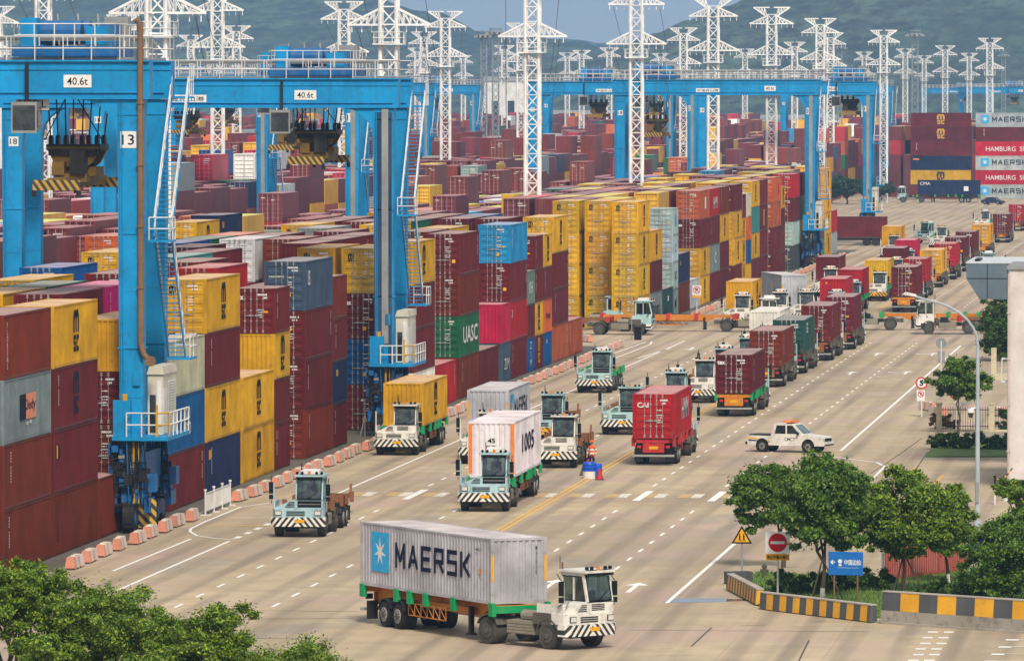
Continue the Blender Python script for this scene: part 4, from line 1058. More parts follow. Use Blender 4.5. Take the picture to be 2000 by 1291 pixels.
# coming towards the camera
T(581,1050,'mint','mint tractor with bare trailer, first of the oncoming ones beside the barriers','rusty',7.4,g='rusty')
T(772,890,'cabwhite','white tractor hauling the yellow container beside the barriers','rusty',box=dict(c='y',side=['msc'],doors=False,label='yellow container with two-line logo on the white tractor by the barriers',sgn=-1,a=.02),roof=1)
T(938,907,'cabwhite','white tractor hidden behind the number 45 box, mirror and bumper showing','orange',box=dict(c='S',side=['star'],front=['hazard'],doors=False,label='grey container with star logo directly behind the number 45 box',sgn=-1,a=.02),roof=1)
T(943,1000,'mint','pale blue tractor pulling the white container numbered 45','rusty',13.6,box=dict(c='w',L=13.3,h=HC,front=['posts','plate45'],side=['T:1005:6.0:1.0:0:1.6:navy_mark'],doors=False,label='white container numbered 45 with rusty orange corner posts',sgn=-1,a=.02),g='tgreen')
T(1060,866,'mint','mint tractor with yellow and black bumper and bare trailer','rusty',7.0,bump='yb',roof=1,g='rusty')
T(1081,915,'cabwhite','white tractor with bare rusty trailer next to the blue water drum','rusty',7.0,roof=1,g='rusty')
T(1159,768,'mint','mint tractor with bare trailer alone in the lane beside the barriers','orange',7.0)
T(1212,850,'mint','mint tractor half hidden behind the red container truck','rusty',7.0,roof=1,g='rusty')
for px,D,c,l in ((1303,456,'mint','mint tractor peeping over the red container roof'),(1361,477,'cabwhite','white tractor between the red and the maroon lettered containers'),(1400,498,'mint','mint tractor partly behind the maroon lettered container'),(1447,520,'mint','mint tractor whose roof alone shows above the maroon lettered container')):
    truck((GY(px,D),D),0,c,l,'rusty' if c=='cabwhite' else None,6.2,roof=0 if c=='mint' else 1,g='rusty')
def TD(px,D,*a,**k): return truck((GY(px,D),D),k.pop('yaw',0),*a,**k)
TD(1487,544,'mint','mint tractor hidden under the white boxy container','rusty',box=dict(c='w',L=L40,h=STD,front=['T:KANIC:.5:.12:.3:1.4:navy_mark'],side=None,doors=False,label='clean white container at the crossing behind the brown red one',sgn=-1,a=.01))
TD(1438,630,'cabwhite','white tractor with yellow container at the far side of the crossing','orange',box=dict(c='y',side=['msc'],doors=False,label='yellow container on the white tractor beside the no-stopping sign',sgn=-1,a=.03))
TD(1566,642,'cabwhite','white tractor turning with the grey star-logo container in the crossing','orange',yaw=R(13),box=dict(c='S',h=HC,side=['star'],front=['hazard'],doors=False,label='grey container with star logo turning into the crossing',sgn=-1,a=.02))
TD(1512,640,'cabwhite','white tractor without load in front of the grey star-logo container',roof=0)
TD(1622,640,'mint','mint tractor under the red container in the crossing queue','rusty',box=dict(c='r',side=['serial'],front=['T:.:.2:.2:-.6:2.2:gold_mark'],doors=False,label='red container with open lane before it at the crossing',sgn=-1))
TD(1656,674,'mint','mint tractor second in the oncoming queue past the crossing','rusty',box=dict(c='r',side=['serial'],doors=False,label='dark red container just behind the red one at the crossing',sgn=-1))
TD(1612,726,'cabwhite','white tractor under a maroon container in the middle oncoming lane','rusty',box=dict(c='m',side=['serial'],doors=False,label='maroon container in the middle oncoming lane past the grey star one',sgn=-1))
TD(1708,712,'cabwhite','white tractor with orange striped bumper and yellow container','rusty',bump='yb',box=dict(c='y',side=None,doors=False,label='yellow container on the white tractor with orange striped bumper',sgn=-1,a=.03),roof=1)
TD(1742,768,'cabwhite','white tractor under the first of two maroon containers in line','rusty',box=dict(c='m',doors=False,label='maroon container behind the oncoming yellow one, first of a pair',sgn=-1))
TD(1765,810,'mint','mint tractor under the second of two maroon containers in line','rusty',box=dict(c='c',doors=False,label='crimson container behind the oncoming maroon one',sgn=-1))
TD(1738,893,'cabwhite','white tractor with yellow container in the far barrier lane','orange',box=dict(c='y',side=['msc'],doors=False,label='yellow container in the far barrier lane',sgn=-1,a=.03),roof=1)
TD(1832,952,'cabwhite','dirty white tractor with bare trailer far up the oncoming lane','rusty',7.0,roof=1)
TD(1918,1080,'cabwhite','white tractor with orange bumper furthest up the oncoming lane','rusty',7.0,bump='yb')
TD(1942,800,'mint','mint tractor seen from behind past the grey canopy',None,yaw=pi)
TD(1798,985,'mint','pale blue tractor turning across the far road',None,yaw=R(-35))
# the big one turning in front
ph=R(32); fp=G(959,1180,1.57)      # near lower front corner of its box
cl=Vector((-W2,4.05-4.9,0)); cl.rotate(Euler((0,0,ph))); tq=Vector((0,4.9,0)); tq.rotate(Euler((0,0,ph+R(15)))); BT=(fp.x-cl.x-tq.x,fp.y-cl.y-tq.y)
truck(BT,ph+R(15),'cabwhite','white tractor with grey star-logo container turning right across the road','orange',12.3,
  box=dict(c='S',h=STD,side=['star','T:14G1:.5:.1:4.9:2.1:navy_mark','P:yellow_mark:orange_mark:5.1:1.25:.18:.22'],front=['hazard','V:MAERSK:.07:1.1:.75:navy_mark'],doors=True,label='grey container with star logo and black letters on the big turning truck',sgn=1,fend=True,a=.01),roof=1,group='trucks crossing the road',g='tgreen',bend=-R(15))
# going away: D of the trailer's rear
def away(px,D,code,label,lab2,color='mint',tr='rusty',front=None,side=None,h=STD,g='chassis'):
    L=12.3; x=GY(px,D); y=D+3.9+L
    b=dict(c=code,h=h,side=side,front=front,doors=True,label=lab2,sgn=1,fend=False)
    return truck((x,y),pi,color,label,tr,L,box=b,g=g,group='trucks queueing away from the camera')
away(1277,397,'r','truck with red trailer panel carrying the red container','red container with white three-letter logo on its doors','mint','tred',['T:CAI:.66:.30:-.62:1.95:white_mark'],['T:HMM:4.6:1.2:1.2:1.5:white_mark'],g='tred')
away(1434,457,'m','truck with orange trailer rear and green brackets under maroon lettered container','maroon container with white tex lettering on the orange trailer','mint','orange',['tex'],['serial'],g='tgreen')
away(1497,503,'b','truck under the brown red container, third of the departing queue','brown red container ahead of the maroon lettered one','mint','rusty',None,['serial'])
away(1541,527,'k','truck under the green container','green container in the departing queue','mint','rusty',None,['T:EG:1.6:.8:-3:1.9:white_mark'])
away(1595,553,'m','truck with green brackets under the maroon container behind the green one','maroon container next after the green container in the queue','cabwhite','rusty',None,['serial'],h=HC)
away(1640,577,'u','truck under the plum container waiting at the crossing','plum container waiting at the crossing edge','mint','rusty',None,['serial'],h=HC)
away(1766,676,'m','truck with orange rear panel under the plain maroon box past the crossing','maroon container with small gold lettering past the crossing','mint','orange',['T:Hapag-Lloyd:.95:.13:.2:2.25:gold_mark'],None,h=HC)
away(1787,722,'r','truck under the red container after the gold lettered one','red container half hidden by the gold lettered one','mint','rusty',['tex'])
away(1819,763,'y','truck under the departing yellow container','yellow container with two doors in the departing queue','mint','orange',None,['msc'])
away(1846,795,'r','truck under the red container past the departing yellow','red container just past the departing yellow one','mint','rusty')
away(1866,830,'m','truck under the maroon container with white stencils far up the queue','maroon container with white stencils far up the queue','mint','rusty')
away(1886,864,'m','truck in front of the far yellow container','maroon container nearest to the far departing yellow one','mint','rusty')
away(1916,911,'y','truck carrying the far departing yellow container','small yellow container at the far end of the queue','mint','orange',None,['msc'])
away(1956,991,'m','truck behind the far departing yellow container','maroon container beyond the far departing yellow one','mint','rusty')
away(1986,1075,'r','last visible truck of the departing queue','red container at the head of the departing queue','mint','rusty')
# crossing
def cross(px,py,yaw,*a,**k): p=G(px,py); return truck((p.x,p.y),yaw,*a,**k)
cross(1278,654,R(86),'mint','mint tractor crossing the road out of the yard lane','rusty',12.3,g='tred',group='trucks crossing the road',roof=0)
cross(1222,644,R(90),'mint','mint tractor emerging just behind the crossing mint one',None,group='trucks crossing the road',roof=1)
cross(1524,648,R(90),'cabwhite','crossing tractor hidden by the white container, orange bare trailer behind it','orange',12.3,g='tred',group='trucks crossing the road')
cross(1786,652,R(-86),'cabwhite','white tractor driving across past the street lamp','rusty',12.3,g='tred',group='trucks crossing the road',roof=1)
cross(1636,644,R(-90),'mint','crossing truck with bright orange bare trailer and green brackets','orange',12.3,group='trucks crossing the road')
# far broadside ones
cross(1752,396,R(-90),'mint','mint tractor with navy container driving along the far side road','rusty',12.3,box=dict(c='n',h=HC,side=['T:CMA:2.0:.6:-4.6:2.2:white_mark','P:white_mark:white_mark:3.4:1.2:.9:.9'],doors=False,label='navy container broadside in front of the tall far stacks',sgn=-1,a=.02),group='trucks on the far side road')
def far_box(code,px1,D,z,label,side=None,ln=L40,h=HC):
    """a container lying across the view, its right end at column px1"""
    x=GY(px1,D)-ln/2
    k=container(code,ln,h,(x,D,z),rz=-pi/2,flip=False,doors=False,side=side,sgn=1); tag(k,label,'container','containers broadside on the far quay'); return k
far_box('m',1733,972,1.2,'maroon container lying broadside near the foot of the end crane')
tr=MB(); tr.box(-6,6,-.4,.4,.75,1.1); 
for x in (3.2,4.5):
    tr.disc((x,-1,.5),.5,.5,'y',16,1); tr.disc((x,1,.5),.5,.5,'y',16,1)
tr.box(-4.6,-4.4,-.8,.8,0,.8); tr.box(-6,6,-1.2,1.2,1.1,1.19)
tag(tr.build('parked_trailer',[M['chassis'],M['tyre']],None,(GY(1733,972)-6.1,972,0)),'parked trailer under the broadside maroon container','trailer')
lw=GY(1897,1402); z=0
for i,(c,s,n) in enumerate((('b',None,'brown red broadside container at the bottom beside the side road'),('y',['msc_dark'],'yellow broadside container with dark two-line logo, far stack'),('n',['P:orange_mark:orange_mark:-5:2.2:1.2:.3'],'navy broadside container between yellow and maroon'),('m',['serial'],'plain maroon broadside container above the navy one'),('m',['msc_gold'],'maroon broadside container with gold logo, second from top'),('m',['msc_gold'],'maroon broadside container with gold logo, topmost'))):
    far_box(c,1897,1402,i*HC+.02,n,s)
for i,(c,s,n) in enumerate((('S',['star'],'grey star-logo broadside container at the bottom of its stack'),('R',['hamburg'],'bright red lettered broadside container, second from bottom'),('S',['star'],'grey star-logo broadside container between two bright red ones'),('R',['hamburg'],'bright red lettered broadside container under the plain maroon one'),('m',['serial'],'plain maroon broadside container above a bright red one'),('S',['star'],'grey star-logo broadside container on top of its stack'))):
    far_box(c,2024,1402,i*HC+.02,n,s)
# ------------------------------------------------------------- pick-up, cars
def pickup():
    p=G(1541,884); o=empty('pickup_truck',(p.x,p.y+.9,0),R(71)); o.scale=(.96,.94,1); tag(o,'white pickup with orange light bar and black door letters','pickup')
    # local: front towards -Y, length 5.2, width 1.8
    mb=MB()
    mb.prism([(-2.55,.42),(-2.62,.62),(-2.5,.95),(-1.25,1.06),(-1.2,1.08),(.95,1.08),(.95,.98),(2.55,1.0),(2.6,.6),(2.55,.42)],'x',-.86,.86,0)
    mb.prism([(-1.28,1.07),(-.52,1.70),(.75,1.72),(.98,1.08)],'x',-.76,.76,0)
    mb.box(-.82,.82,-2.70,-2.5,.42,.68,0); mb.box(-.5,.5,-2.66,-2.62,.70,.88,1); mb.box(-.72,.72,-2.72,-2.70,.45,.52,1); mb.box(-.78,.78,1.05,2.5,1.001,1.06,1)
    mb.box(-.8,.8,2.6,2.75,.45,.62,1)
    for s in (-1,1):
        for y in (-1.6,1.55): mb.disc((s*.80,y,.40),.44,.14,'x',20,1)
    body=mb.build('body',[M['cabwhite'],M['trim_black']],o)
    g=MB(); a=(-1.28,1.07);b=(-.52,1.70)
    def W(x,t,d): return (x,a[0]+(b[0]-a[0])*t-.64*d,a[1]+(b[1]-a[1])*t+.77*d)
    g.face([W(-.66,.1,.012),W(.66,.1,.012),W(.60,.92,.012),W(-.60,.92,.012)]); g.build('windscreen',M['glass'],o)
    for s in (-1,1):
        x=s*.772
        for k,pts in enumerate(([(-.95,1.12),(-.12,1.12),(-.12,1.62),(-.5,1.62)],[(-.02,1.12),(.72,1.12),(.60,1.62),(-.02,1.62)])):
            w=MB(); w.face([(x,u,v) for u,v in pts]); w.build('side_window',M['glass2'],o)
        for y in (-1.6,1.55): add_wheel(o,'car',(s*.76,y,.37))
        m=MB(); m.box(s*.98-.1,s*.98+.1,-1.0,-.9,1.08,1.24); m.build('mirror',M['trim_black'],o)
        h=MB(); h.box(s*.66-.14,s*.66+.14,-2.62,-2.5,.72,.88); h.build('headlight',M['lamp'],o)
        st=MB()
        for k,mm in ((0,0),(1,1)): st.face([(s*.866,1.0,.72-.08*k),(s*.866,2.5,.9-.14*k),(s*.866,2.5,.82-.14*k),(s*.866,1.0,.68-.08*k)],mm)
        st.build('stripe',[M['yellow_mark'],M['navy_mark']],o)
    decal(o,text_mesh('CMCT',.72,.2,M['black_mark'],.03),(-.868,-.35,.80),SIDEL)
    decal(o,text_mesh('CMCT',.72,.2,M['black_mark'],.03),(.868,-.35,.80),SIDE)
    lb=MB(); lb.prism([(-.72,1.78),(-.68,1.90),(-.18,1.93),(-.18,1.78)],'y',-.32,.2,0); lb.prism([(.72,1.78),(.68,1.90),(.18,1.93),(.18,1.78)],'y',-.32,.2,0); lb.box(-.17,.17,-.18,.08,1.78,1.90,1); lb.box(-.5,.5,-.12,.0,1.71,1.78,2)
    lb.build('light_bar',[M['amber'],M['lamp'],M['trim_black']],o)
pickup()
def car(px,D,yaw,col,label):
    o=empty('parked_car',(GY(px,D),D,0),yaw); tag(o,label,'car')
    mb=MB(); mb.prism([(-2.1,.3),(-2.15,.7),(-1.2,.85),(-.6,1.4),(.9,1.42),(1.6,.95),(2.15,.88),(2.15,.3)],'x',-.85,.85); m=mat('car_paint_'+col,{'navy':(.02,.03,.07),'white':(.6,.6,.6)}[col],.3,0,0,.1,.05); mb.build('body',m,o)
    w=MB(); 
    for s in (-1,1): w.face([(s*.86,-.95,.9),(s*.86,1.2,.95),(s*.86,.8,1.34),(s*.86,-.55,1.34)])
    w.face([(-.75,-1.15,.9),(.75,-1.15,.9),(.7,-.66,1.36),(-.7,-.66,1.36)]); w.build('window',M['glass2'],o)
    for s in (-1,1):
        for y in (-1.35,1.35): add_wheel(o,'car',(s*.78,y,.36))
car(1940,1330,R(70),'navy','dark navy car crossing beside the far navy container truck')
# ----------------------------------------------------------- barrier blocks
def barrier_mesh():
    mb=MB(); w,l,h=.19,1.25,.58
    for i,(a,b,m) in enumerate(((-l,-.9,0),(-.9,-.1,1),(-.1,.2,0),(.2,l,1))):
        q=[(-w-.05,a,.08),(w+.05,a,.08),(w+.05,b,.08),(-w-.05,b,.08),(-w+.03,a,h),(w-.03,a,h),(w-.03,b,h),(-w+.03,b,h)]
        mb.hexa(q,m)
    mb.hexa([(-w-.055,-l-.03,.08),(w+.055,-l-.03,.08),(w+.055,-l-.002,.08),(-w-.055,-l-.002,.08),(-w+.025,-l-.03,h-.03),(w-.025,-l-.03,h-.03),(w-.025,-l-.002,h-.03),(-w+.025,-l-.002,h-.03)],0)
    for y in (-.9,0,.9): mb.box(-w,w,y-.15,y+.15,0,.079,1)
    for y in (-.33,.4): mb.box(-w+.08,w-.08,y-.2,y+.2,h,h+.05,1)
    return mb.mesh('barrier_block',[M['salmon'],M['barwhite']])
M['salmon']=mat('faded_red_plastic',(.66,.27,.18),.55,0,0,.35,.3); M['barwhite']=mat('dirty_white_plastic',(.66,.58,.50),.55,0,0,.4,.3)
BM=barrier_mesh(); XB=G(262,1063).x
SKIP=(404,414)
y=308.5; nb=0
while y<905:
    if not (585<y<655) and not (346.5<y<357.5):
        o=put('barrier_block',BM,None,(XB+rnd.uniform(-.12,.12),y,0),rnd.uniform(-.06,.06)); tag(o,'red and white plastic barrier block standing in the kerbside line','barrier','barrier blocks along the kerb'); nb+=1
    y+=4.35+rnd.uniform(-.25,.25) if y<700 else 4.35
for px,py in ((1145,668),(1832,812),(1945,812),(1812,802)):
    p=G(px,py); o=put('barrier_block',BM,None,(p.x,p.y,0),.4); tag(o,'red and white plastic barrier block standing in the kerbside line' if px<1200 else 'red and white plastic barrier block by the iron fence','barrier','barrier blocks along the kerb' if px<1200 else 'barrier blocks by the iron fence')
g=empty('mesh_fence',(XB,347.6,0)); tag(g,'white wire mesh fence panel standing in the barrier line','fence')
for y0 in (0,2.9,5.8,8.6):
    mb=MB(); mb.tube((0,y0,0),(0,y0,1.25),.05,6); mb.box(-.3,.3,y0-.1,y0+.1,0,.06); mb.disc((0,y0,1.3),.08,.1,'z',8); mb.build('post',M['white'],g)
for y0,y1 in ((.06,2.84),(2.96,5.74),(5.86,8.54)):
    mb=MB(); mb.box(-.02,.02,y0,y1,1.08,1.14); mb.box(-.02,.02,y0,y1,.2,.26)
    for k in range(28): yy=y0+(y1-y0)*(k+.5)/28; mb.box(-.012,.012,yy-.014,yy+.014,.26,1.08)
    for k in range(8): zz=.3+.1*k; mb.box(-.008,.008,y0,y1,zz,zz+.014)
    mb.build('mesh_panel',M['white'],g)
# drum group at the centre line
def drum(px,py,label,c1,c2,r,h):
    p=G(px,py); o=empty('water_drum',(p.x,p.y,0)); tag(o,label,'drum')
    a=MB(); a.tube((0,0,0),(0,0,h*.45),r*.86,20,0,r*.95); a.build('base',c2,o); b=MB(); b.tube((0,0,h*.451),(0,0,h*.85),r,20,0,r*.92); b.tube((0,0,h*.851),(0,0,h),r*.98,20,0,r*.8); b.tube((0,0,h*.6),(0,0,h*.64),r*1.05,20); b.build('barrel',c1,o)
M['bblue']=mat('blue_plastic',(.01,.09,.55),.4,0,0,.2,.1); M['corange']=mat('orange_plastic',(.72,.12,.02),.5,0,0,.2,.1)
drum(1151,934,'large blue and white water drum on the yellow centre line',M['bblue'],M['white'],.40,.92); drum(1168,934,'small blue drum beside the large blue and white one',M['bblue'],M['bblue'],.24,.82)
def cone(px,py,h,label,stripes=True,m='corange'):
    p=G(px,py); o=empty('traffic_cone',(p.x,p.y,0)); tag(o,label,'cone'); b=MB(); b.box(-.24,.24,-.24,.24,0,.04); b.build('foot',M['black'],o)
    a=MB(); n=6
    for k in range(n): z0=.04+(h-.04)*k/n; z1=.04+(h-.04)*(k+1)/n-.001; f=lambda z:.19*(1-z/h)+.05; a.tube((0,0,z0),(0,0,z1),f(z0),14,1 if stripes and k in (2,4) else 0,f(z1))
    a.build('cone_body',[M[m],M['white_mark']],o)
cone(1171,937,.62,'dark red traffic cone beside the blue drums',False,'tred'); cone(1140,928,.6,'dark cone at the far side of the blue drum',False,'chassis'); cone(1149,915,.55,'small red cone behind the blue drum',False,'tred')
# ------------------------------------------------------------------ worker
def person(loc,rz):
    V=[];E_=[];Rr=[]
    def v(p,r,parent=None):
        V.append(p); Rr.append(r if isinstance(r,tuple) else (r,r)); i=len(V)-1
        if parent is not None: E_.append((parent,i))
        return i
    pel=v((0,0,.95),(.155,.11)); w=v((0,.0,1.10),(.145,.10),pel); ch=v((0,.0,1.30),(.17,.115),w); sh=v((0,.01,1.43),(.13,.09),ch); nk=v((0,0,1.51),.055,sh); jaw=v((0,-.02,1.58),(.066,.075),nk); hd=v((0,-.005,1.67),(.078,.092),jaw); v((0,0,1.745),(.055,.065),hd); v((0,-.105,1.635),.014,hd)
    for s in (-1,1):
        hp=v((s*.10,0,.88),.09,pel); kn=v((s*.115,-.02,.48),.060,hp); an=v((s*.12,.02,.10),.042,kn); v((s*.13,-.13,.045),.038,an)
        so=v((s*.20,.01,1.40),.062,sh); el=v((s*.27,.03,1.14),.045,so); wr=v((s*.25,-.10,.93),.030,el); pm=v((s*.245,-.14,.86),(.034,.020),wr)
        for k in range(4):
            a=v((s*(.225+.014*k),-.165-.004*k,.825),.0095,pm); v((s*(.222+.014*k),-.165+.01,.785+.006*abs(k-1.5)),.008,a)
        t=v((s*.205,-.165,.86),.010,pm); v((s*.195,-.185,.83),.009,t)
        v((s*.078,0,1.645),.016,hd)
    me=bpy.data.meshes.new('body'); me.from_pydata(V,E_,[]); o=bpy.data.objects.new('body',me); C.objects.link(o)
    o.modifiers.new('skin','SKIN'); sv=me.skin_vertices[0].data
    for i,r in enumerate(Rr): sv[i].radius=r; sv[i].use_root=(i==0)
    o.modifiers.new('smooth','SUBSURF').levels=1
    bpy.context.view_layer.update(); m2=bpy.data.meshes.new_from_object(o.evaluated_get(bpy.context.evaluated_depsgraph_get()))
    bpy.data.objects.remove(o); m2.name='body'
    sk=mat_emit_none('skin',(.42,.22,.14)); ve=M['corange']; bd=M['white_mark']; tr=mat('navy_cloth',(.02,.025,.05),.9); bo=M['black']
    m2.materials.clear()
    for m in (sk,ve,bd,tr,bo): m2.materials.append(m)
    for p in m2.polygons:
        c=p.center; z=c.z; k=0
        if z<.12: k=4
        elif z<.93 and not (abs(c.x)>.19 and c.y<-.06): k=3
        elif .93<=z<1.49 and not (abs(c.x)>.18 and z<.95): k=2 if (1.04<z<1.10 or 1.24<z<1.30) else 1
        p.material_index=k; p.use_smooth=True
    r=put('person',m2,None,loc,rz); tag(r,'person in orange vest with white bands and orange helmet behind the blue drum','person')
    h=MB(); n=10
    for k in range(5):
        a0,a1=k*pi/10,(k+1)*pi/10; h.tube((0,.005,1.70+.115*sin(a0)),(0,.005,1.70+.115*sin(a1)),.112*cos(a0)+.003,14,0,.112*cos(a1)+.003)
    h.prism([(.13*cos(t*pi/8),-.02-.16*sin(t*pi/8)) for t in range(9)],'z',1.69,1.705); h.build('helmet',M['corange'],r)
    f=MB()
    for s in (-1,1): f.disc((s*.032,-.085,1.655),.012,.012,'y',8)
    f.box(-.025,.025,-.098,-.088,1.585,1.592); f.build('face_features',M['black'],r)
person(G(1156,921),R(-20))
# ------------------------------------------------------------------ ground
def ground_mat():
    m,nt,b=newmat('quay_concrete'); tc=N(nt,'ShaderNodeTexCoord'); v=tc.outputs['Object']
    c=mix(nt,ramp(nt,noise(nt,v,.035,5,.6),.35,.7),(.42,.335,.225),(.53,.43,.295))
    c=mix(nt,ramp(nt,noise(nt,v,.35,6,.65),.35,.75),c,(.35,.28,.195))
    c=mix(nt,ramp(nt,noise(nt,v,.09,3,.5),.52,.60),c,(.44,.335,.265)); c=mix(nt,ramp(nt,noise(nt,v,.14,4,.6,(1,.4,1)),.58,.68),c,(.34,.295,.235))
    tr=ramp(nt,noise(nt,v,1.0,5,.6,(.42,.012,1)),.48,.72)       # wheel tracks along the lanes
    f=N(nt,'ShaderNodeMath',operation='MULTIPLY'); nt.links.new(tr,f.inputs[0]); f.inputs[1].default_value=.5; c=mix(nt,f.outputs[0],c,(.19,.155,.125))
    tr=ramp(nt,noise(nt,v,1.0,6,.65,(.03,.35,1)),.55,.75)
    f=N(nt,'ShaderNodeMath',operation='MULTIPLY'); nt.links.new(tr,f.inputs[0]); f.inputs[1].default_value=.09; c=mix(nt,f.outputs[0],c,(.20,.17,.15))
    sp=ramp(nt,noise(nt,v,2.2,8,.7),.62,.8); f=N(nt,'ShaderNodeMath',operation='MULTIPLY'); nt.links.new(sp,f.inputs[0]); f.inputs[1].default_value=.35; c=mix(nt,f.outputs[0],c,(.14,.12,.10))
    oil=ramp(nt,noise(nt,v,.6,3,.5),.70,.80); f=N(nt,'ShaderNodeMath',operation='MULTIPLY'); nt.links.new(oil,f.inputs[0]); f.inputs[1].default_value=.45; c=mix(nt,f.outputs[0],c,(.10,.085,.07))
    br=N(nt,'ShaderNodeTexBrick'); br.offset=0; br.inputs['Scale'].default_value=1; br.inputs['Brick Width'].default_value=4.02; br.inputs['Row Height'].default_value=5.0; br.inputs['Mortar Size'].default_value=.012; br.inputs['Mortar Smooth'].default_value=.3
    nt.links.new(v,br.inputs['Vector']); f=N(nt,'ShaderNodeMath',operation='MULTIPLY'); nt.links.new(br.outputs['Fac'],f.inputs[0]); f.inputs[1].default_value=.45; c=mix(nt,f.outputs[0],c,(.12,.10,.085))
    wv=N(nt,'ShaderNodeTexWave',wave_type='BANDS',bands_direction='X'); wv.inputs['Scale'].default_value=.1560; wv.inputs['Distortion'].default_value=1.2; wv.inputs['Detail'].default_value=2; wv.inputs['Detail Scale'].default_value=.15
    mp=N(nt,'ShaderNodeMapping'); mp.inputs['Scale'].default_value=(1,.05,1); mp.inputs['Location'].default_value=(.35,0,0); nt.links.new(v,mp.inputs[0]); nt.links.new(mp.outputs[0],wv.inputs['Vector'])
    lane=ramp(nt,wv.outputs['Fac'],.55,.95); ln=ramp(nt,noise(nt,v,.8,5,.6,(.6,.03,1)),.35,.65); f=N(nt,'ShaderNodeMath',operation='MULTIPLY'); nt.links.new(lane,f.inputs[0]); nt.links.new(ln,f.inputs[1]); f2=N(nt,'ShaderNodeMath',operation='MULTIPLY'); nt.links.new(f.outputs[0],f2.inputs[0]); f2.inputs[1].default_value=.7
    c=mix(nt,f2.outputs[0],c,(.20,.165,.13))
    vp=N(nt,'ShaderNodeTexVoronoi',feature='F1'); vp.inputs['Scale'].default_value=.045; nt.links.new(v,vp.inputs['Vector']); pr=ramp(nt,vp.outputs['Color'],.72,.74); f=N(nt,'ShaderNodeMath',operation='MULTIPLY'); nt.links.new(pr,f.inputs[0]); f.inputs[1].default_value=.3; c=mix(nt,f.outputs[0],c,(.27,.22,.17))
    nt.links.new(c,b.inputs['Base Color']); b.inputs['Roughness'].default_value=.85; b.inputs['Specular IOR Level'].default_value=.06
    bp=N(nt,'ShaderNodeBump'); bp.inputs['Strength'].default_value=.25; bp.inputs['Distance'].default_value=.02; nt.links.new(noise(nt,v,6,5),bp.inputs['Height']); nt.links.new(bp.outputs[0],b.inputs['Normal'])
    return m
mb=MB(); mb.quad((-7000,-60,0),(7000,-60,0),(7000,11000,0),(-7000,11000,0)); structure(mb.build('ground',ground_mat()))
def ap_mat():
    m,nt,b=newmat('yard_paving'); tc=N(nt,'ShaderNodeTexCoord'); v=tc.outputs['Object']
    c=mix(nt,ramp(nt,noise(nt,v,.25,6,.65),.35,.7),(.075,.066,.05),(.135,.118,.09)); g=ramp(nt,noise(nt,v,.12,5,.6,(1,.5,1)),.52,.66)
    f=N(nt,'ShaderNodeMath',operation='MULTIPLY'); nt.links.new(g,f.inputs[0]); f.inputs[1].default_value=.5
    c=mix(nt,f.outputs[0],c,(.07,.09,.03)); nt.links.new(c,b.inputs['Base Color']); b.inputs['Roughness'].default_value=.9; return m
AP=ap_mat(); xk=XB-.35
mb=MB(); mb.quad((-600,285,.004),(xk,285,.004),(xk,584,.004),(-600,584,.004)); mb.quad((-600,640,.004),(xk,640,.004),(xk,945,.004),(-600,945,.004)); mb.quad((-600,985,.004),(xk-30,985,.004),(xk-30,2600,.004),(-600,2600,.004)); structure(mb.build('yard_paving',AP))
mb=MB(); mb.box(xk-.12,xk+.12,290,584,0,.10); mb.box(xk-.12,xk+.12,640,930,0,.10); structure(mb.build('kerb_strip',mat('kerb_concrete',(.34,.29,.23),.85,0,0,.4,.3)))
# ------------------------------------------------------------ painted marks
def paint_mat(name,col,wear=.5):
    m,nt,b=newmat(name); tc=N(nt,'ShaderNodeTexCoord'); v=tc.outputs['Object']
    w=ramp(nt,noise(nt,v,2.6,6,.7),.60-.12*wear,.82-.1*wear); c=mix(nt,w,tuple(col),(.32,.27,.21)); nt.links.new(c,b.inputs['Base Color']); b.inputs['Roughness'].default_value=.7; return m
PW=paint_mat('white_road_paint',(.78,.76,.72),.35); PY=paint_mat('yellow_road_paint',(.72,.40,.05),.3); PD=paint_mat('joint_sealer',(.06,.05,.045),.2)
mk=MB(); my=MB(); xw=MB(); xy=MB(); Z=.008
def seg(mb,a,b,w,m=0,z=Z):
    a=Vector((a[0],a[1],z)); b=Vector((b[0],b[1],z)); d=(b-a).normalized(); s=Vector((d.y,-d.x,0))*(w/2); mb.quad(a-s,a+s,b+s,b-s,m)
def along(x,y0,y1,w,mb=mk): seg(mb,(x,y0),(x,y1),w)
xL1=G(577,1000).x; xY=G(1037,1000).x; xA=G(1199,1000).x; xBd=G(1351,1000).x; xC=G(1505,1000).x
xP=xL1+(xY-xL1)/3; xQ=xL1+2*(xY-xL1)/3
along(xL1,G(460,1054).y-37,G(460,1054).y-1,.16); along(xL1,362,597,.16); 
for k in range(6): seg(mk,(xL1,G(460,1054).y+1+3.4*k),(xL1,G(460,1054).y+2.6+3.4*k),.30)
along(xL1,690,935,.16); along(xC,G(1301,1177.5).y,G(1632,893).y,.18); along(xC,G(1640,880).y,G(1876,675.5).y,.18); along(xC,720,1250,.18); along(xL1-4.3,700,930,.15)
for s in (-.16,.16): along(xY+s,300,600,.13,my); along(xY+s,690,1250,.13,my)
for x,y0,ya,yb in ((xP,G(430,1143).y,258,596),(xQ,G(568,1161).y,258,596),(xA,G(1112,1057.5).y,258,596),(xBd,G(1151,1091).y,258,596)):
    lo=265 if x in (xP,xQ) else (318 if x==xA else 308)
    y=y0-60
    while y<1250:
        if (lo<y<358) or (376<y<597) or y>690: seg(mk,(x,y-1.1),(x,y+1.1),.15)
        y+=6.0
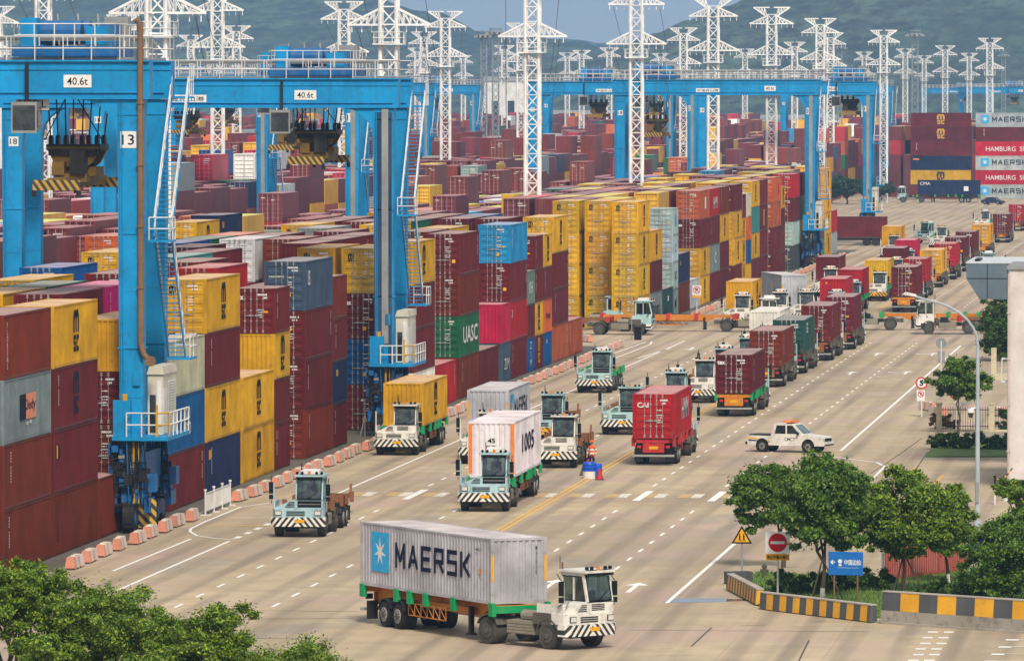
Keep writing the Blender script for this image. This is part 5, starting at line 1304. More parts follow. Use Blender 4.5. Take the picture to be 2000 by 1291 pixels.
# stop line of the crossing: short white bars with worn yellow beside them
px=700
for k in range(12):
    p=G(700+72*k,966); 
    if p.x>xC: break
    seg(xw,(p.x+.5,365.4),(p.x+.5,369.0),.55); seg(xy,(p.x-.14,365.4),(p.x-.14,369.0),.66)
for x in (xA,xBd,xP): seg(mk,(x+.25,362.5),(x+.25,371.5),.42,0,Z+.004)
def poly(mb,pts,w=.16):
    q=[G(*p) for p in pts]
    for a,b in zip(q[:-1],q[1:]): seg(mb,a,b,w)
poly(mk,[(220,1115),(373,1052)]); poly(mk,[(460,1054),(420,1051),(385,1046),(371,1038),(373,1032),(400,1019),(470,990),(525,982)],.15)
poly(mk,[(1632,893),(1713,903),(1728,911),(1693,945)],.18); poly(my,[(1790,912),(1767,932)]); poly(my,[(1842,927),(1813,960)]); poly(my,[(420,1026),(520,1026)],.3); poly(mk,[(700,1041),(560,1041)],.01)
poly(mk,[(1200,700),(1270,673),(1273,667)],.15); poly(mk,[(1200,690),(1262,668)],.15); poly(mk,[(960,802),(1010,782)],.15); poly(mk,[(1245,700),(1310,680)],.15)
def arrow(px,py,mb=mk,turn=0,s=1.0,dirn=1):
    p=G(px,py); x,y=p.x,p.y
    def P(a,b): return (x+a*s,y+dirn*b*s)
    seg(mb,P(0,-3.0),P(0,1.2),.22*s); mb.face([(*P(-.55,1.2),Z),(*P(.55,1.2),Z),(*P(0,3.0),Z)])
    if turn:
        seg(mb,P(.1*turn,-1.2),P(1.0*turn,.2),.22*s,0,Z+.004); mb.face([(*P(.75*turn,.6),Z+.004),(*P(1.35*turn,.1),Z+.004),(*P(1.5*turn,1.2),Z+.004)])
arrow(1238,1147); arrow(1076,1141); arrow(1662,729); arrow(1713,692); arrow(1770,728,turn=-1); arrow(1822,692,turn=-1); arrow(1028,792,dirn=-1); arrow(1350,681,dirn=-1); arrow(1420,700,dirn=-1)
for k in range(7):
    for j in (0,1):
        a=G(1822-7*k+31*j-(k%2)*3,1234+11*k); seg(mk,(a.x-.2,a.y),(a.x+.2,a.y),.6)
for k in range(5):
    a=G(1965-14*k,1248+14*k); seg(mk,(a.x,a.y),(a.x+4,a.y),.14); seg(mk,(a.x,a.y-.35),(a.x+.5,a.y-.35),.5)
structure(xw.build('crossing_markings',paint_mat('worn_white_paint',(.72,.68,.6),1.3))); structure(xy.build('crossing_yellow_markings',paint_mat('worn_yellow_paint',(.55,.35,.10),1.5))); structure(mk.build('white_road_markings',PW)); structure(my.build('yellow_road_markings',PY))
jd=MB(); 
for pts in ([(1700,925),(1760,885),(1800,856)],[(1770,945),(1812,882)],[(1590,1215),(1612,1212)],[(1560,1291),(1580,1250)],[(1870,800),(1940,745)],[(480,1192),(700,1194)],[(420,1209),(690,1207)],[(640,1247),(500,1246)],[(1230,1230),(1700,1233)],[(1350,1262),(1390,1225)],[(1445,1222),(1497,1220)]): poly(jd,pts,.07)
structure(jd.build('pavement_joint',PD))
m,nt,b=newmat('puddle_water'); b.inputs['Base Color'].default_value=(.10,.10,.10,1); b.inputs['Roughness'].default_value=.03; b.inputs['Specular IOR Level'].default_value=.9
nt.links.new(mix(nt,noise(nt,N(nt,'ShaderNodeTexCoord').outputs['Object'],1.5),(.07,.07,.07),(.14,.125,.11)),b.inputs['Base Color'])
p=G(1375,1172); mb=MB(); pts=[]
for k in range(28):
    t=2*pi*k/28; r=1+.18*sin(3*t+1)+.1*sin(5*t); pts.append((p.x+1.7*r*cos(t)+.5*sin(t),p.y+1.3*r*sin(t),.006))
mb.face(pts); structure(mb.build('water_puddle',m))
# -------------------------------------------------------------------- trees
def leaf_mat(name,c1,c2,c3):
    m,nt,b=newmat(name); ge=N(nt,'ShaderNodeNewGeometry'); r=N(nt,'ShaderNodeValToRGB'); r.color_ramp.elements[0].color=c1+(1,); r.color_ramp.elements[1].color=c3+(1,)
    e=r.color_ramp.elements.new(.55); e.color=c2+(1,); nt.links.new(ge.outputs['Random Per Island'],r.inputs[0]); nt.links.new(r.outputs[0],b.inputs['Base Color'])
    b.inputs['Roughness'].default_value=.5; b.inputs['Specular IOR Level'].default_value=.35
    tr=N(nt,'ShaderNodeBsdfTranslucent'); nt.links.new(r.outputs[0],tr.inputs[0]); ms=N(nt,'ShaderNodeMixShader'); ms.inputs[0].default_value=.22
    nt.links.new(b.outputs[0],ms.inputs[1]); nt.links.new(tr.outputs[0],ms.inputs[2]); nt.links.new(ms.outputs[0],nt.nodes['Material Output'].inputs[0]); return m
LF1=leaf_mat('camphor_leaves',(.032,.080,.006),(.11,.205,.010),(.32,.42,.03)); LF2=leaf_mat('dark_leaves',(.026,.075,.010),(.075,.165,.015),(.21,.33,.025)); LF3=leaf_mat('hedge_leaves',(.022,.065,.010),(.050,.115,.014),(.12,.20,.025)); LF4=leaf_mat('far_leaves',(.016,.04,.014),(.03,.07,.022),(.06,.11,.03)); LF5=leaf_mat('bronze_leaves',(.05,.028,.012),(.09,.045,.015),(.14,.08,.02))
BARK=mat('tree_bark',(.075,.055,.04),.9,0,0,.5,.2); LIME=mat('limewashed_bark',(.55,.53,.48),.9,0,0,.3,.2)
def crown_mesh(lobes,n,size,m,seed,fill=.25):
    import numpy as np
    r=random.Random(seed); tot=sum(a[3]**2 for a in lobes); V=[];Fc=[]
    for (x,y,z,R_,*sq) in lobes:
        k=sq[0] if sq else .8
        cnt=int(2.9*n*R_*R_/tot)
        subs=[]
        for _ in range(max(9,int(20*R_*R_))):        # twig clusters spread through the lobe
            u=Vector((r.gauss(0,1),r.gauss(0,1),r.gauss(0,1))).normalized()*R_*(r.uniform(.62,1.06) if r.random()>fill else r.uniform(.15,.7)); subs.append((u,R_*r.uniform(.14,.30)))
        for _ in range(cnt):
            u,s=r.choice(subs); d=Vector((r.gauss(0,1),r.gauss(0,1),r.gauss(0,1)*.75)); d*=s*.62
            c=u+d; c.z*=k; c+=Vector((x,y,z))
            nrm=(Vector((r.gauss(0,.6),r.gauss(0,.6),r.gauss(.55,.5)))+ (c-Vector((x,y,z)))*.5/R_).normalized(); a=nrm.orthogonal().normalized(); a.rotate(Matrix.Rotation(r.uniform(0,2*pi),3,nrm)); bb=nrm.cross(a)
            l=size*.82*r.uniform(.75,1.7); w=l*r.uniform(.38,.55); q=len(V)
            V.extend([tuple(c-a*l*.5),tuple(c+bb*w*.5+a*l*.05),tuple(c+a*l*.55-nrm*l*.12),tuple(c-bb*w*.5+a*l*.05)]); Fc.append((q,q+1,q+2,q+3))
    me=bpy.data.meshes.new('crown'); me.from_pydata(V,[],Fc); me.materials.append(m); me.update(); return me
def trunk_mesh(h,r0,lobes,seed,mats,stakes=False):
    r=random.Random(seed); mb=MB(); pts=[Vector((0,0,0))]; n=5
    for k in range(1,n+1): pts.append(Vector((r.uniform(-.06,.06)*k,r.uniform(-.06,.06)*k,h*k/n)))
    for k in range(n): mb.tube(pts[k],pts[k+1],r0*(1-.13*k),9,1 if k==0 and len(mats)>1 else 0,r0*(1-.13*(k+1)))
    for (x,y,z,R_,*_) in lobes:
        st=pts[r.choice((3,4,5))]; end=Vector((x,y,z)); mid=(st+end)/2+Vector((r.uniform(-.2,.2),r.uniform(-.2,.2),r.uniform(0,.3)))
        mb.tube(st,mid,r0*.5,6,0,r0*.32); mb.tube(mid,end,r0*.32,5,0,r0*.12)
        for _ in range(5):
            e=end+Vector((r.gauss(0,.5),r.gauss(0,.5),r.gauss(.2,.4)))*R_; mb.tube(mid+(end-mid)*r.uniform(.2,1),e,r0*.14,4,0,r0*.04)
    if stakes:
        for t in (0,2.1,4.2): mb.tube((.9*cos(t),.9*sin(t),0),(.08*cos(t),.08*sin(t),1.6),.035,5,0)
    return mb.mesh('trunk',mats)
def tree(loc,h,lobes,n,size,leaf,label,seed,r0=.14,mats=None,stakes=False,group=None,name='broadleaf_tree'):
    o=empty(name,loc); tag(o,label,'tree',group)
    put('trunk',trunk_mesh(h,r0,lobes,seed,mats or [BARK],stakes),o); put('crown',crown_mesh(lobes,n,size,leaf,seed+1),o); return o
def lobes_round(cx,cy,cz,R_,k,seed,flat_=.75,sub=.5):
    r=random.Random(seed); L=[(cx,cy,cz,R_*.72,flat_)]
    for i in range(k):
        t=2*pi*i/k+r.uniform(-.3,.3); el=r.uniform(-.35,.75); L.append((cx+R_*.72*cos(t)*cos(el),cy+R_*.72*sin(t)*cos(el),cz+R_*.72*sin(el)*flat_,R_*r.uniform(sub-.12,sub+.06),flat_))
    return L
D0=212
for i,(px,py,R_,lab) in enumerate(((20,1085,1.75,'camphor tree cut by the picture edge, leftmost of the near group'),(205,1128,2.1,'camphor tree of the near group, with the tallest bushy top'),(392,1170,1.75,'camphor tree of the near group, third along beside the road'),(530,1236,2.45,'lowest camphor tree of the near group, nearest to the grey star-logo truck'))):
    D=D0+(i%2)*5+(6 if i==0 else 0); x=GY(px,D); top=H-(py-181)*D/F
    tree((x,D,0),top-R_*1.9,lobes_round(0,0,top-R_*.86,R_,8,40+i,.85),16000,.115,LF1,lab,50+i,.12,group='camphor trees in front of the road')
x=GY(110,216); tree((x,216,0),3.2,lobes_round(0,0,3.7,1.6,7,77),12000,.115,LF1,'small camphor tree filling the gap low in the near group',78,.1,group='camphor trees in front of the road')
x=GY(300,209); tree((x,209,0),2.9,lobes_round(0,0,3.3,1.7,7,87),12000,.115,LF1,'short camphor tree low in the near group with bright tips',88,.1,group='camphor trees in front of the road')
p=G(1606,1172); tree(p,2.6,[(-.1,0,4.5,1.75,.95),(1.0,.3,4.2,1.2),(-.9,.2,4.5,1.1),(.2,0,5.3,1.2),(-.6,-.4,3.4,1.15),(1.1,-.3,5.0,1.0),(-1.2,.3,5.3,.9),(.5,.2,3.0,1.1),(1.1,-.2,2.8,.8),(-.7,.3,2.8,.8)],15000,.17,LF2,'dark leafy tree with white-painted trunk behind the striped barrier',5,.12,[BARK,LIME],True)
p=G(1530,1108); tree(p,2.5,[(-1.0,0,3.4,1.25,.95),(-.6,.2,4.0,.95),(-1.6,.1,3.8,.8),(-1.9,0,2.9,.8),(-.4,0,2.7,.9),(-1.5,0,2.2,.75),(-.2,0,3.4,.9)],10000,.17,LF2,'dark tree behind the no entry sign',6,.12,[BARK])
p=G(1765,1160); tree(p,2.4,[(0,0,3.6,1.6,.95),(-.3,.3,2.4,1.0),(.6,-.3,2.3,.9),(-1.4,.2,3.5,1.2),(1.2,.2,3.7,1.1),(.1,0,4.9,.95),(-.8,-.2,2.7,.9),(.9,-.2,2.8,.85),(-1.9,.2,2.9,.8),(1.7,0,2.7,.95),(-1.8,0,2.3,.7),(-.9,.2,4.4,.8)],17000,.16,LF1,'loose mid green tree tied to three stakes behind the barrier',7,.10,[BARK],True)
p=G(1853,1142); tree(p,2.4,[(0,0,3.5,1.15),(.6,.1,2.7,.95),(-.5,0,2.3,.9),(.2,0,4.0,.7),(.1,-.2,1.8,.7)],9000,.16,LF1,'smaller tree beside the red fence and blue panel',8,.09,[BARK,LIME])
p=G(1975,1182); tree(p,1.2,[(0,0,2.1,1.6,.9),(-1.1,0,1.5,1.1),(.5,0,3.1,1.2),(-.8,.2,2.7,.9),(-1.6,-.1,2.2,.7),(1.3,0,1.7,1.2),(-.3,0,.9,1.0)],14000,.15,LF2,'dense round bushy tree at the end of the island',9,.12,[BARK])
p=G(1990,1100); tree(p,2.2,lobes_round(0,0,3.1,1.2,6,3),6000,.16,LF1,'tree top peeping above the dense round bushy tree',10,.1)
p=G(1872,846); tree(p,2.3,[(0,0,3.6,1.4,.8),(-1.1,0,3.3,.9),(1.1,0,3.2,.9),(.2,0,4.4,.8),(-.6,0,2.7,.7),(.7,0,2.6,.8)],8500,.18,LF2,'small two-stemmed tree by the iron fence and street lamp',11,.09)
p=G(1948,706)
for k,(dx,dy,h) in enumerate(((0,0,5.4),(1.3,1.5,5.8),(-.5,3,5.0))):
    tree((p.x+dx,p.y+dy,0),1.0,[(0,0,1.2,1.0,1.0),(0,0,2.4,1.15,1.0),(.1,0,h*.66,1.05,1.0),(0,.1,h-.7,.8,1.0),(-.5,0,3.0,.7),(.6,0,1.7,.7)],7000,.2,LF3,('tall dark shrub-like tree left of the white building','second tall dark tree close to the white building wall','dark tree behind the tall shrub-like one under the canopy')[k],20+k,.1)
for k,(px,D,R_,l) in enumerate(((1655,1330,3.2,'round green tree at the foot of the end crane'),(1708,1348,2.4,'bushy far tree left of the mint and navy truck'),(1722,1378,2.4,'far tree just beyond the mint tractor of the navy truck'),(1825,1365,2.2,'far tree behind the navy container truck roof'),(1890,1365,2.0,'low far tree behind the rear of the navy container'),(1625,1345,2.2,'low tree left of the round green one'))):
    tree((GY(px,D),D,0),1.5,lobes_round(0,0,R_*1.05,R_,6,60+k),2600,.5,LF4,l,61+k,.2,group=None)
def hedge(p0,p1,w,h,label,leaf=LF3,size=.14,n=5200,seed=1):
    a=G(*p0); b=G(*p1); r=random.Random(seed); d=(b-a); L=d.length; k=max(2,int(L/.55)); lob=[]
    for i in range(k+1):
        c=d*(i/k)
        for z in (.35,h-.42): lob.append((c.x+r.uniform(-.08,.08),c.y+r.uniform(-.1,.1)+w/2,z,.52*max(1,w*.8),.85))
    o=put('hedge',crown_mesh(lob,n,size,leaf,seed,.1),None,a); tag(o,label,'hedge'); return o
hedge((1524,1165),(1592,1165),.9,1.05,'square clipped hedge beside the no entry sign post',seed=2); hedge((1628,1158),(1722,1158),.9,1.0,'clipped hedge behind the blue arrow sign',seed=3,n=6000); hedge((1815,1172),(1905,1176),.9,.85,'low hedge in front of the red fence',seed=4)
hedge((1824,878),(1985,881),1.1,1.05,'long dark hedge in front of the iron fence',seed=5,n=9000); hedge((1830,838),(1858,838),.8,1.0,'small bronze-leaved bush by the iron fence',LF5,seed=6,n=2500); hedge((1962,842),(1985,842),.8,1.5,'green bush at the wall foot of the white building',seed=7,n=3000)
# ------------------------------------------------- island, walls, signs, lamp
gm,nt,b=newmat('lawn_grass'); tc=N(nt,'ShaderNodeTexCoord'); nt.links.new(mix(nt,ramp(nt,noise(nt,tc.outputs['Object'],1.2,7,.7),.35,.7),(.06,.12,.014),(.13,.22,.028)),b.inputs['Base Color']); b.inputs['Roughness'].default_value=.9
bp=N(nt,'ShaderNodeBump'); bp.inputs['Strength'].default_value=.8; bp.inputs['Distance'].default_value=.08; nt.links.new(noise(nt,tc.outputs['Object'],14,4),bp.inputs['Height']); nt.links.new(bp.outputs[0],b.inputs['Normal'])
q=[G(*p) for p in ((1424,1150),(1482,1184),(1700,1207),(1722,1207),(2030,1228),(2030,1120),(1900,1112),(1720,1132),(1480,1120))]
mb=MB(); mb.prism([(v.x,v.y) for v in q],'z',.0,.10); o=structure(mb.build('grass_verge',gm))
mb=MB(); r=random.Random(5)
xs=[v.x for v in q]; ys=[v.y for v in q]
def inside(x,y):
    c=False; n=len(q)
    for i in range(n):
        a,b_=q[i],q[(i+1)%n]
        if (a.y>y)!=(b_.y>y) and x<(b_.x-a.x)*(y-a.y)/(b_.y-a.y)+a.x: c=not c
    return c
k=0
while k<9000:
    x=r.uniform(min(xs),max(xs)); y=r.uniform(min(ys),max(ys))
    if not inside(x,y): k+=.2; continue
    k+=1; h=r.uniform(.07,.2); t=r.uniform(0,pi); dx,dy=.025*cos(t),.025*sin(t); lx,ly=r.gauss(0,.05),r.gauss(0,.05)
    mb.face([(x-dx,y-dy,.09),(x+dx,y+dy,.09),(x+lx,y+ly,.1+h)])
o=mb.build('grass',leaf_mat('grass_blades',(.06,.12,.012),(.11,.20,.02),(.19,.28,.04))); o['kind']='stuff'; o['label']='short grass of the island verge'
mb=MB(); p=G(1790,892); qq=[G(*p) for p in ((1808,893),(1826,866),(1990,869),(1990,893))]; mb.prism([(v.x,v.y) for v in qq],'z',0,.08); structure(mb.build('grass_strip',gm))
def stripe_wall(a,b,h,z0,label,w=.38,period=1.44,base=None,stripe_h=None):
    A=G(*a);B=G(*b); d=B-A; L=d.length; o=empty('barrier_wall',A,math.atan2(d.y,d.x)); tag(o,label,'barrier wall')
    m=mat_stripe('wall_stripe_%d'%a[0],(.075,.078,.085),(.72,.36,.012),period,0,False,'X',.5)
    mb=MB(); mb.prism([(0,z0),(w,z0),(w-.05,z0+h),(.05,z0+h)],'x',0,L); mb.build('painted_panel',m,o)
    t=MB(); t.box(-.03,L+.03,.03,w-.03,z0+h+.001,z0+h+.05); t.build('coping',mat('worn_coping',(.42,.38,.33),.8,0,0,.4,.3),o)
    if base: t=MB(); t.box(-.02,L+.02,-.04,w+.04,0,z0-.003); t.box(-.04,L+.04,-.30,-.043,0,.07); t.build('concrete_base',mat('stained_concrete',(.33,.30,.25),.9,0,0,.8,.8,dust_ if False else .3) if False else mat('stained_concrete',(.34,.31,.26),.9,0,0,.7,.6),o)
    return o
stripe_wall((1418,1152),(1476,1183),.62,.06,'short yellow and grey striped wall running back from the corner',period=.85)
stripe_wall((1483,1190),(1698,1216),.66,.04,'long yellow and grey striped wall in front of the blue sign',period=1.02)
stripe_wall((1722,1216),(2040,1238),.74,.52,'tall striped wall on a stained concrete base',period=1.95,base=True)
mb=MB(); p=G(1442,1140); mb.box(-.55,.55,-.3,.3,0,.55); tag(mb.build('concrete_block',mat('concrete_block_paint',(.08,.08,.085),.8),None,p,.6),'dark concrete block behind the short striped wall','concrete block')
# signs
def post(mb,x,h,r=.045,m=0): mb.tube((x,0,0),(x,0,h),r,8,m)
def ring(R_,n=32,cx=0,cy=0): return [(cx+R_*cos(2*pi*k/n),cy+R_*sin(2*pi*k/n)) for k in range(n)]
def sign(px,py,label,rz=0): p=G(px,py); o=empty('road_sign',p,rz); tag(o,label,'sign'); return o
o=sign(1519,1166,'white no entry sign with yellow Chinese plate on a white post'); mb=MB(); post(mb,0,2.6); mb.build('post',M['white'],o)
mb=MB(); mb.box(-.52,.52,-.07,-.05,1.88,2.80); s=mb.build('panel',mat_emit_none('sign_white',(.88,.88,.88)),o); d=put('no_entry_symbol',flat([(ring(.40),0,0),(rect(-.30,.30,-.06,.06),1,.006)],[M['red_mark'],M['white_mark']]),s,(0,-.075,2.34),0,FRONT)
mb=MB(); mb.box(-.50,.50,-.07,-.05,1.58,1.86); s=mb.build('text_plate',M['yellow_mark'],o); decal(s,text_mesh('禁止外集卡通行',.92,.17,M['black_mark'],.02),(0,-.075,1.72),FRONT)
o=sign(1449,1135,'yellow triangular pedestrian warning sign on a grey post'); mb=MB(); post(mb,0,1.7,.04); mb.build('post',M['grey'],o)
d=put('panel',flat([([(-.46,-.28),(.46,-.28),(0,.52)],0,0),([(-.34,-.21),(.34,-.21),(0,.38)],1,.006)],[M['black_mark'],M['yellow_mark']]),o,(0,-.06,1.95),0,FRONT)
mb=MB(); 
for x in (-.1,.08): mb.face([(x-.05,-.17,.012),(x-.01,-.17,.012),(x+.02,-.02,.012),(x-.02,-.02,.012)]); mb.face([(x+.05,-.17,.012),(x+.09,-.17,.012),(x+.03,-.02,.012),(x,-.02,.012)]); mb.face([(x-.03,-.02,.012),(x+.04,-.02,.012),(x+.04,.09,.012),(x-.03,.09,.012)]); mb.face([(a,b,.012) for a,b in ring(.03,10,x,.13)])
put('symbol',mb.mesh('symbol',[M['black_mark']]),d)
o=sign(1652,1178,'blue sign with white arrow and Chinese writing on two rusty posts',R(-7)); mb=MB(); mb.tube((-.5,0,0),(-.5,0,1.3),.04,8); mb.build('post',M['rustpipe'],o); mb=MB(); mb.tube((.5,0,0),(.5,0,1.3),.04,8); mb.build('post',M['rustpipe'],o)
M['signblue']=mat_emit_none('sign_blue',(.02,.14,.46),.4); M['signdark']=mat_emit_none('sign_dark_blue',(.01,.04,.25),.4)
mb=MB(); mb.box(-.74,.74,-.05,-.02,1.2,2.18); s=mb.build('panel',M['signblue'],o); decal(s,text_mesh('中国边检',.72,.24,M['white_mark'],.02),(.30,-.058,1.74),FRONT)
put('arrow',flat([([(-.66,0),(-.56,.10),(-.52,.06),(-.56,.025),(-.46,.025),(-.46,-.025),(-.56,-.025),(-.52,-.06),(-.56,-.10)],0,0),(ring(.09,16,-.24,.04),0,0),(rect(-.30,-.18,-.16,-.07),0,0),(rect(-.36,.55,-.235,-.225),0,0)],[M['white_mark']]),s,(0,-.058,1.74),0,FRONT)
o=sign(1800,814,'round speed limit 5 sign above a no turning plate'); mb=MB(); post(mb,0,2.6,.05); mb.build('post',M['white'],o)
s=put('speed_disc',flat([(ring(.40),0,0),(ring(.31),1,.006)],[M['red_mark'],M['white_mark']]),o,(0,-.07,2.25),0,FRONT); put('lettering',text_mesh('5',.26,.38,M['black_mark'],.04),s,(0,0,.014))
s=put('turn_plate',flat([(rect(-.27,.27,-.36,.36),0,0),(ring(.21,24,0,.1),1,.006),(ring(.16,24,0,.1),0,.012),([(-.15,.19),(-.11,.23),(.15,.01),(.11,-.03)],1,.02),([(-.03,0),(.03,0),(.03,.12),(.1,.12),(0,.22),(-.09,.12),(-.03,.12)],2,.016)],[M['white_mark'],M['red_mark'],M['black_mark']]),o,(-.05,-.07,1.42),0,FRONT)
p=G(1876,838); o=sign(1876,838,'round sign half covered by the small tree at the iron fence'); mb=MB(); post(mb,-.3,2.2,.04); mb.build('post',M['white'],o); put('panel',flat([(ring(.42),0,0),(ring(.33),1,.006)],[M['red_mark'],M['white_mark']]),o,(-.3,-.07,2.3),0,FRONT)
o=sign(1838,748,'back of a round grey sign with rectangular plate below'); mb=MB(); post(mb,0,3.1,.05); mb.build('post',M['white'],o); mb=MB(); mb.tube((0,.03,2.95),(0,.06,2.95),.40,28); mb.build('disc_back',M['grey'],o); mb=MB(); mb.box(-.28,.28,.03,.06,1.5,2.35); mb.build('plate_back',M['grey'],o)
o=sign(1361,622,'white no stopping sign with yellow plate in front of the stacks'); mb=MB(); post(mb,0,1.6,.04); mb.build('post',M['white'],o); s=put('panel',flat([(rect(-.42,.42,-.1,.86),0,0),(ring(.34,28,0,.40),1,.006),(ring(.27,28,0,.40),0,.010),([(-.24,.55),(-.19,.60),(.24,.25),(.19,.20)],1,.018),(rect(-.42,.42,-.34,-.12),2,.0)],[M['white_mark'],M['red_mark'],M['yellow_mark']]),o,(0,-.07,2.3),0,FRONT); put('lettering',text_mesh('P',.26,.36,M['black_mark'],.03),s,(0,.40,.014))
o=sign(1893,1128,'dark blue information board half hidden by the bushy tree'); mb=MB(); post(mb,0,1.2,.05); mb.build('post',M['grey'],o); mb=MB(); mb.box(-.22,.9,-.07,-.03,1.15,2.15); s=mb.build('panel',M['signdark'],o)
put('border',flat([(rect(-.18,.86,.46,.475),0,0),(rect(-.18,-.165,-.46,.46),0,0)],[M['white_mark']]),s,(0,-.075,1.65),0,FRONT)
p=G(1493,1132); mb=MB(); mb.tube((0,0,0),(0,0,.55),.09,12); mb.disc((0,0,.6),.12,.1,'z',12); mb.tube((0,0,.65),(0,0,.72),.05,8); mb.disc((0,0,.42),.07,.36,'x',10); mb.disc((0,0,.04),.15,.08,'z',12); tag(mb.build('fire_hydrant',M['chassis'],None,p),'dark fire hydrant behind the no entry sign','hydrant')
o=sign(1712,480,'dark signal box on a post in the barrier lane'); o.name='signal_post'; o['category']='signal'; mb=MB(); post(mb,0,2.6,.08); mb.build('post',M['navy_steel'],o); mb=MB(); mb.box(-.6,.6,-.2,.2,2.6,3.6); mb.build('signal_head',M['trim_black'],o)
p=G(1246,664); o=empty('signal_box',p); tag(o,'dark cabinet with a thin post at the end of the barrier line','cabinet'); mb=MB(); mb.box(-.3,.3,-.3,.3,0,1.1); mb.box(-.34,.34,-.34,.34,1.101,1.16); mb.build('cabinet',M['trim_black'],o); mb=MB(); mb.tube((-.55,0,0),(-.55,0,3.8),.04,6); mb.build('post',M['grey'],o)
p=G(722,852); o=empty('trestle_post',p); tag(o,'grey trestle post beside the white tractor with yellow container','post'); mb=MB(); mb.tube((-.3,0,.0),(-.3,0,2.2),.04,6); mb.box(-.55,-.05,-.06,.06,2.2,2.32)
for t in (0,2.1,4.2): mb.beam((-.3+.5*cos(t),.5*sin(t),.0),(-.3,0,1.3),.05,.05)
mb.build('frame',M['grey'],o)
# street lamp
p=G(1909,1028); o=empty('street_lamp',p); tag(o,'pale blue curved street lamp reaching over the road','street lamp')
M['lampblue']=mat('lamp_post_paint',(.38,.44,.48),.45,0,.1,.2,.15)
mb=MB(); mb.tube((0,0,0),(0,0,9.0),.13,12,0,.085); pts=[(0,0,9.0)]+[(-3.1*(1-cos(t*pi/16)),0,9.0+2.25*sin(t*pi/16)) for t in range(1,9)]; pts[-1]=(-3.1,0,11.4); mb.path(pts,.065,8); mb.disc((0,0,.15),.22,.3,'z',12); mb.build('pole',M['lampblue'],o)
mb=MB(); mb.prism([(-3.75,11.5),(-3.05,11.38),(-3.05,11.5),(-3.6,11.62)],'y',-.16,.16); mb.build('lamp_head',M['white'],o)
mb=MB(); mb.disc((-.34,-.05,5.75),.17,.2,'z',14,0); mb.tube((-.34,-.05,5.65),(-.34,-.05,5.4),.16,14,1,.08); mb.tube((-.34,-.05,5.85),(0,0,5.9),.04,6,0); mb.build('dome_camera',[M['white'],M['glass2']],o)
mb=MB(); mb.box(-.08,.08,-.2,-.14,1.2,2.2); mb.box(-.9,.0,-.03,.03,6.1,6.16); mb.build('bracket',M['grey'],o)
# fence with cream posts
a=G(1834,842); o=empty('iron_fence',a); tag(o,'black iron railing fence between cream posts by the small tree','fence')
CR=mat('cream_render',(.55,.49,.33),.8,0,0,.3,.3)
for k,x in enumerate((0,3.35,6.7)):
    mb=MB(); mb.box(x-.17,x+.17,-.17,.17,0,1.7); mb.box(x-.21,x+.21,-.21,.21,1.701,1.8); mb.build('fence_post',CR,o)
for x0,x1 in ((.18,3.17),(3.53,6.52)):
    mb=MB(); mb.box(x0,x1,-.025,.025,.3,.35); mb.box(x0,x1,-.025,.025,1.35,1.4)
    n=19
    for k in range(n): x=x0+(x1-x0)*(k+.5)/n; mb.box(x-.014,x+.014,-.014,.014,.12,1.55)
    mb.box(x0,x1,-.1,.1,0,.12,1); mb.build('railing_panel',[M['black'],CR],o)
a=G(1941,742); o=empty('boundary_wall',a); tag(o,'cream gate post with low wall near the tall dark trees','wall'); mb=MB(); mb.box(-.2,.2,-.2,.2,0,2.4); mb.build('gate_post',CR,o); mb=MB(); mb.box(.2,4.5,-.12,.12,0,.5); mb.build('low_wall',CR,o)
# red sheet fence behind the island trees
a,b_=G(1728,1138),G(1892,1116); d=b_-a; o=empty('sheet_fence',a,math.atan2(d.y,d.x)); tag(o,'faded red corrugated sheet fence behind the island trees','fence')
mb=MB(); n=int(d.length/.22)
for k in range(n): x=k*.22; mb.box(x,x+.12,-.03,.0,.05,2.2); mb.box(x+.12,x+.22,.01,.03,.05,2.2)
mb.build('sheet_panel',mat('faded_red_sheet',(.40,.075,.055),.6,0,.1,.3,.3),o); mb=MB()
for k in range(4): mb.box(k*d.length/3-.05,k*d.length/3+.05,.04,.14,0,2.25)
mb.build('fence_frame',M['grey'],o)
# -------------------------------------------------------- white building
D=376; x0=GY(1972,D); o=empty('white_building',(x0,D,0)); tag(o,'pale rendered building with drain pipe and grey canopy','building')
WR=mat('pale_render',(.60,.56,.54),.85,0,0,.15,.18)
mb=MB(); mb.box(0,14,0,10,0,11.9); mb.build('wall',WR,o); mb=MB(); mb.box(-.12,14.1,-.12,10.1,11.903,12.1); mb.build('parapet',M['grey'],o)
mb=MB(); mb.tube((-.02,-.10,.2),(-.02,-.10,11.7),.07,8); 
for z in (2,4.5,7,9.5): mb.box(-.12,.08,-.19,-.002,z,z+.08)
mb.build('drain_pipe',mat('pinkish_pipe',(.50,.42,.42),.6),o)
mb=MB(); mb.box(-.42,-.36,.3,.36,5.85,7.0); mb.box(-.42,-.36,1.2,1.26,5.85,7.0); mb.box(-.42,-.001,.3,1.26,7.001,7.08); mb.box(-.42,-.001,.3,1.26,5.77,5.849); mb.build('window_frame',M['white'],o)
mb=MB(); mb.box(1.2,5,-.03,-.002,4.2,4.9); mb.box(-.02,14,-.05,-.003,0,.5); mb.build('plinth',M['grey'],o)
CG=mat('canopy_panel',(.12,.17,.21),.4,.1,0,.15,.2); CT=mat('canopy_top',(.55,.58,.60),.5,0,0,.2,.2)
DC=395-D; xc=GY(1888,395)-x0; mb=MB(); mb.prism([(xc,11.75),(xc,10.9),(xc+.75,9.72),(xc+9,9.72),(xc+9,11.75)],'y',DC,DC+13,0); mb.box(xc-.03,xc+9,DC-.03,DC+13.03,11.753,11.83,1)
for k in (1.2,2.35,3.5): mb.box(xc+k-.02,xc+k+.02,DC-.012,DC-.002,9.75,11.74,2)
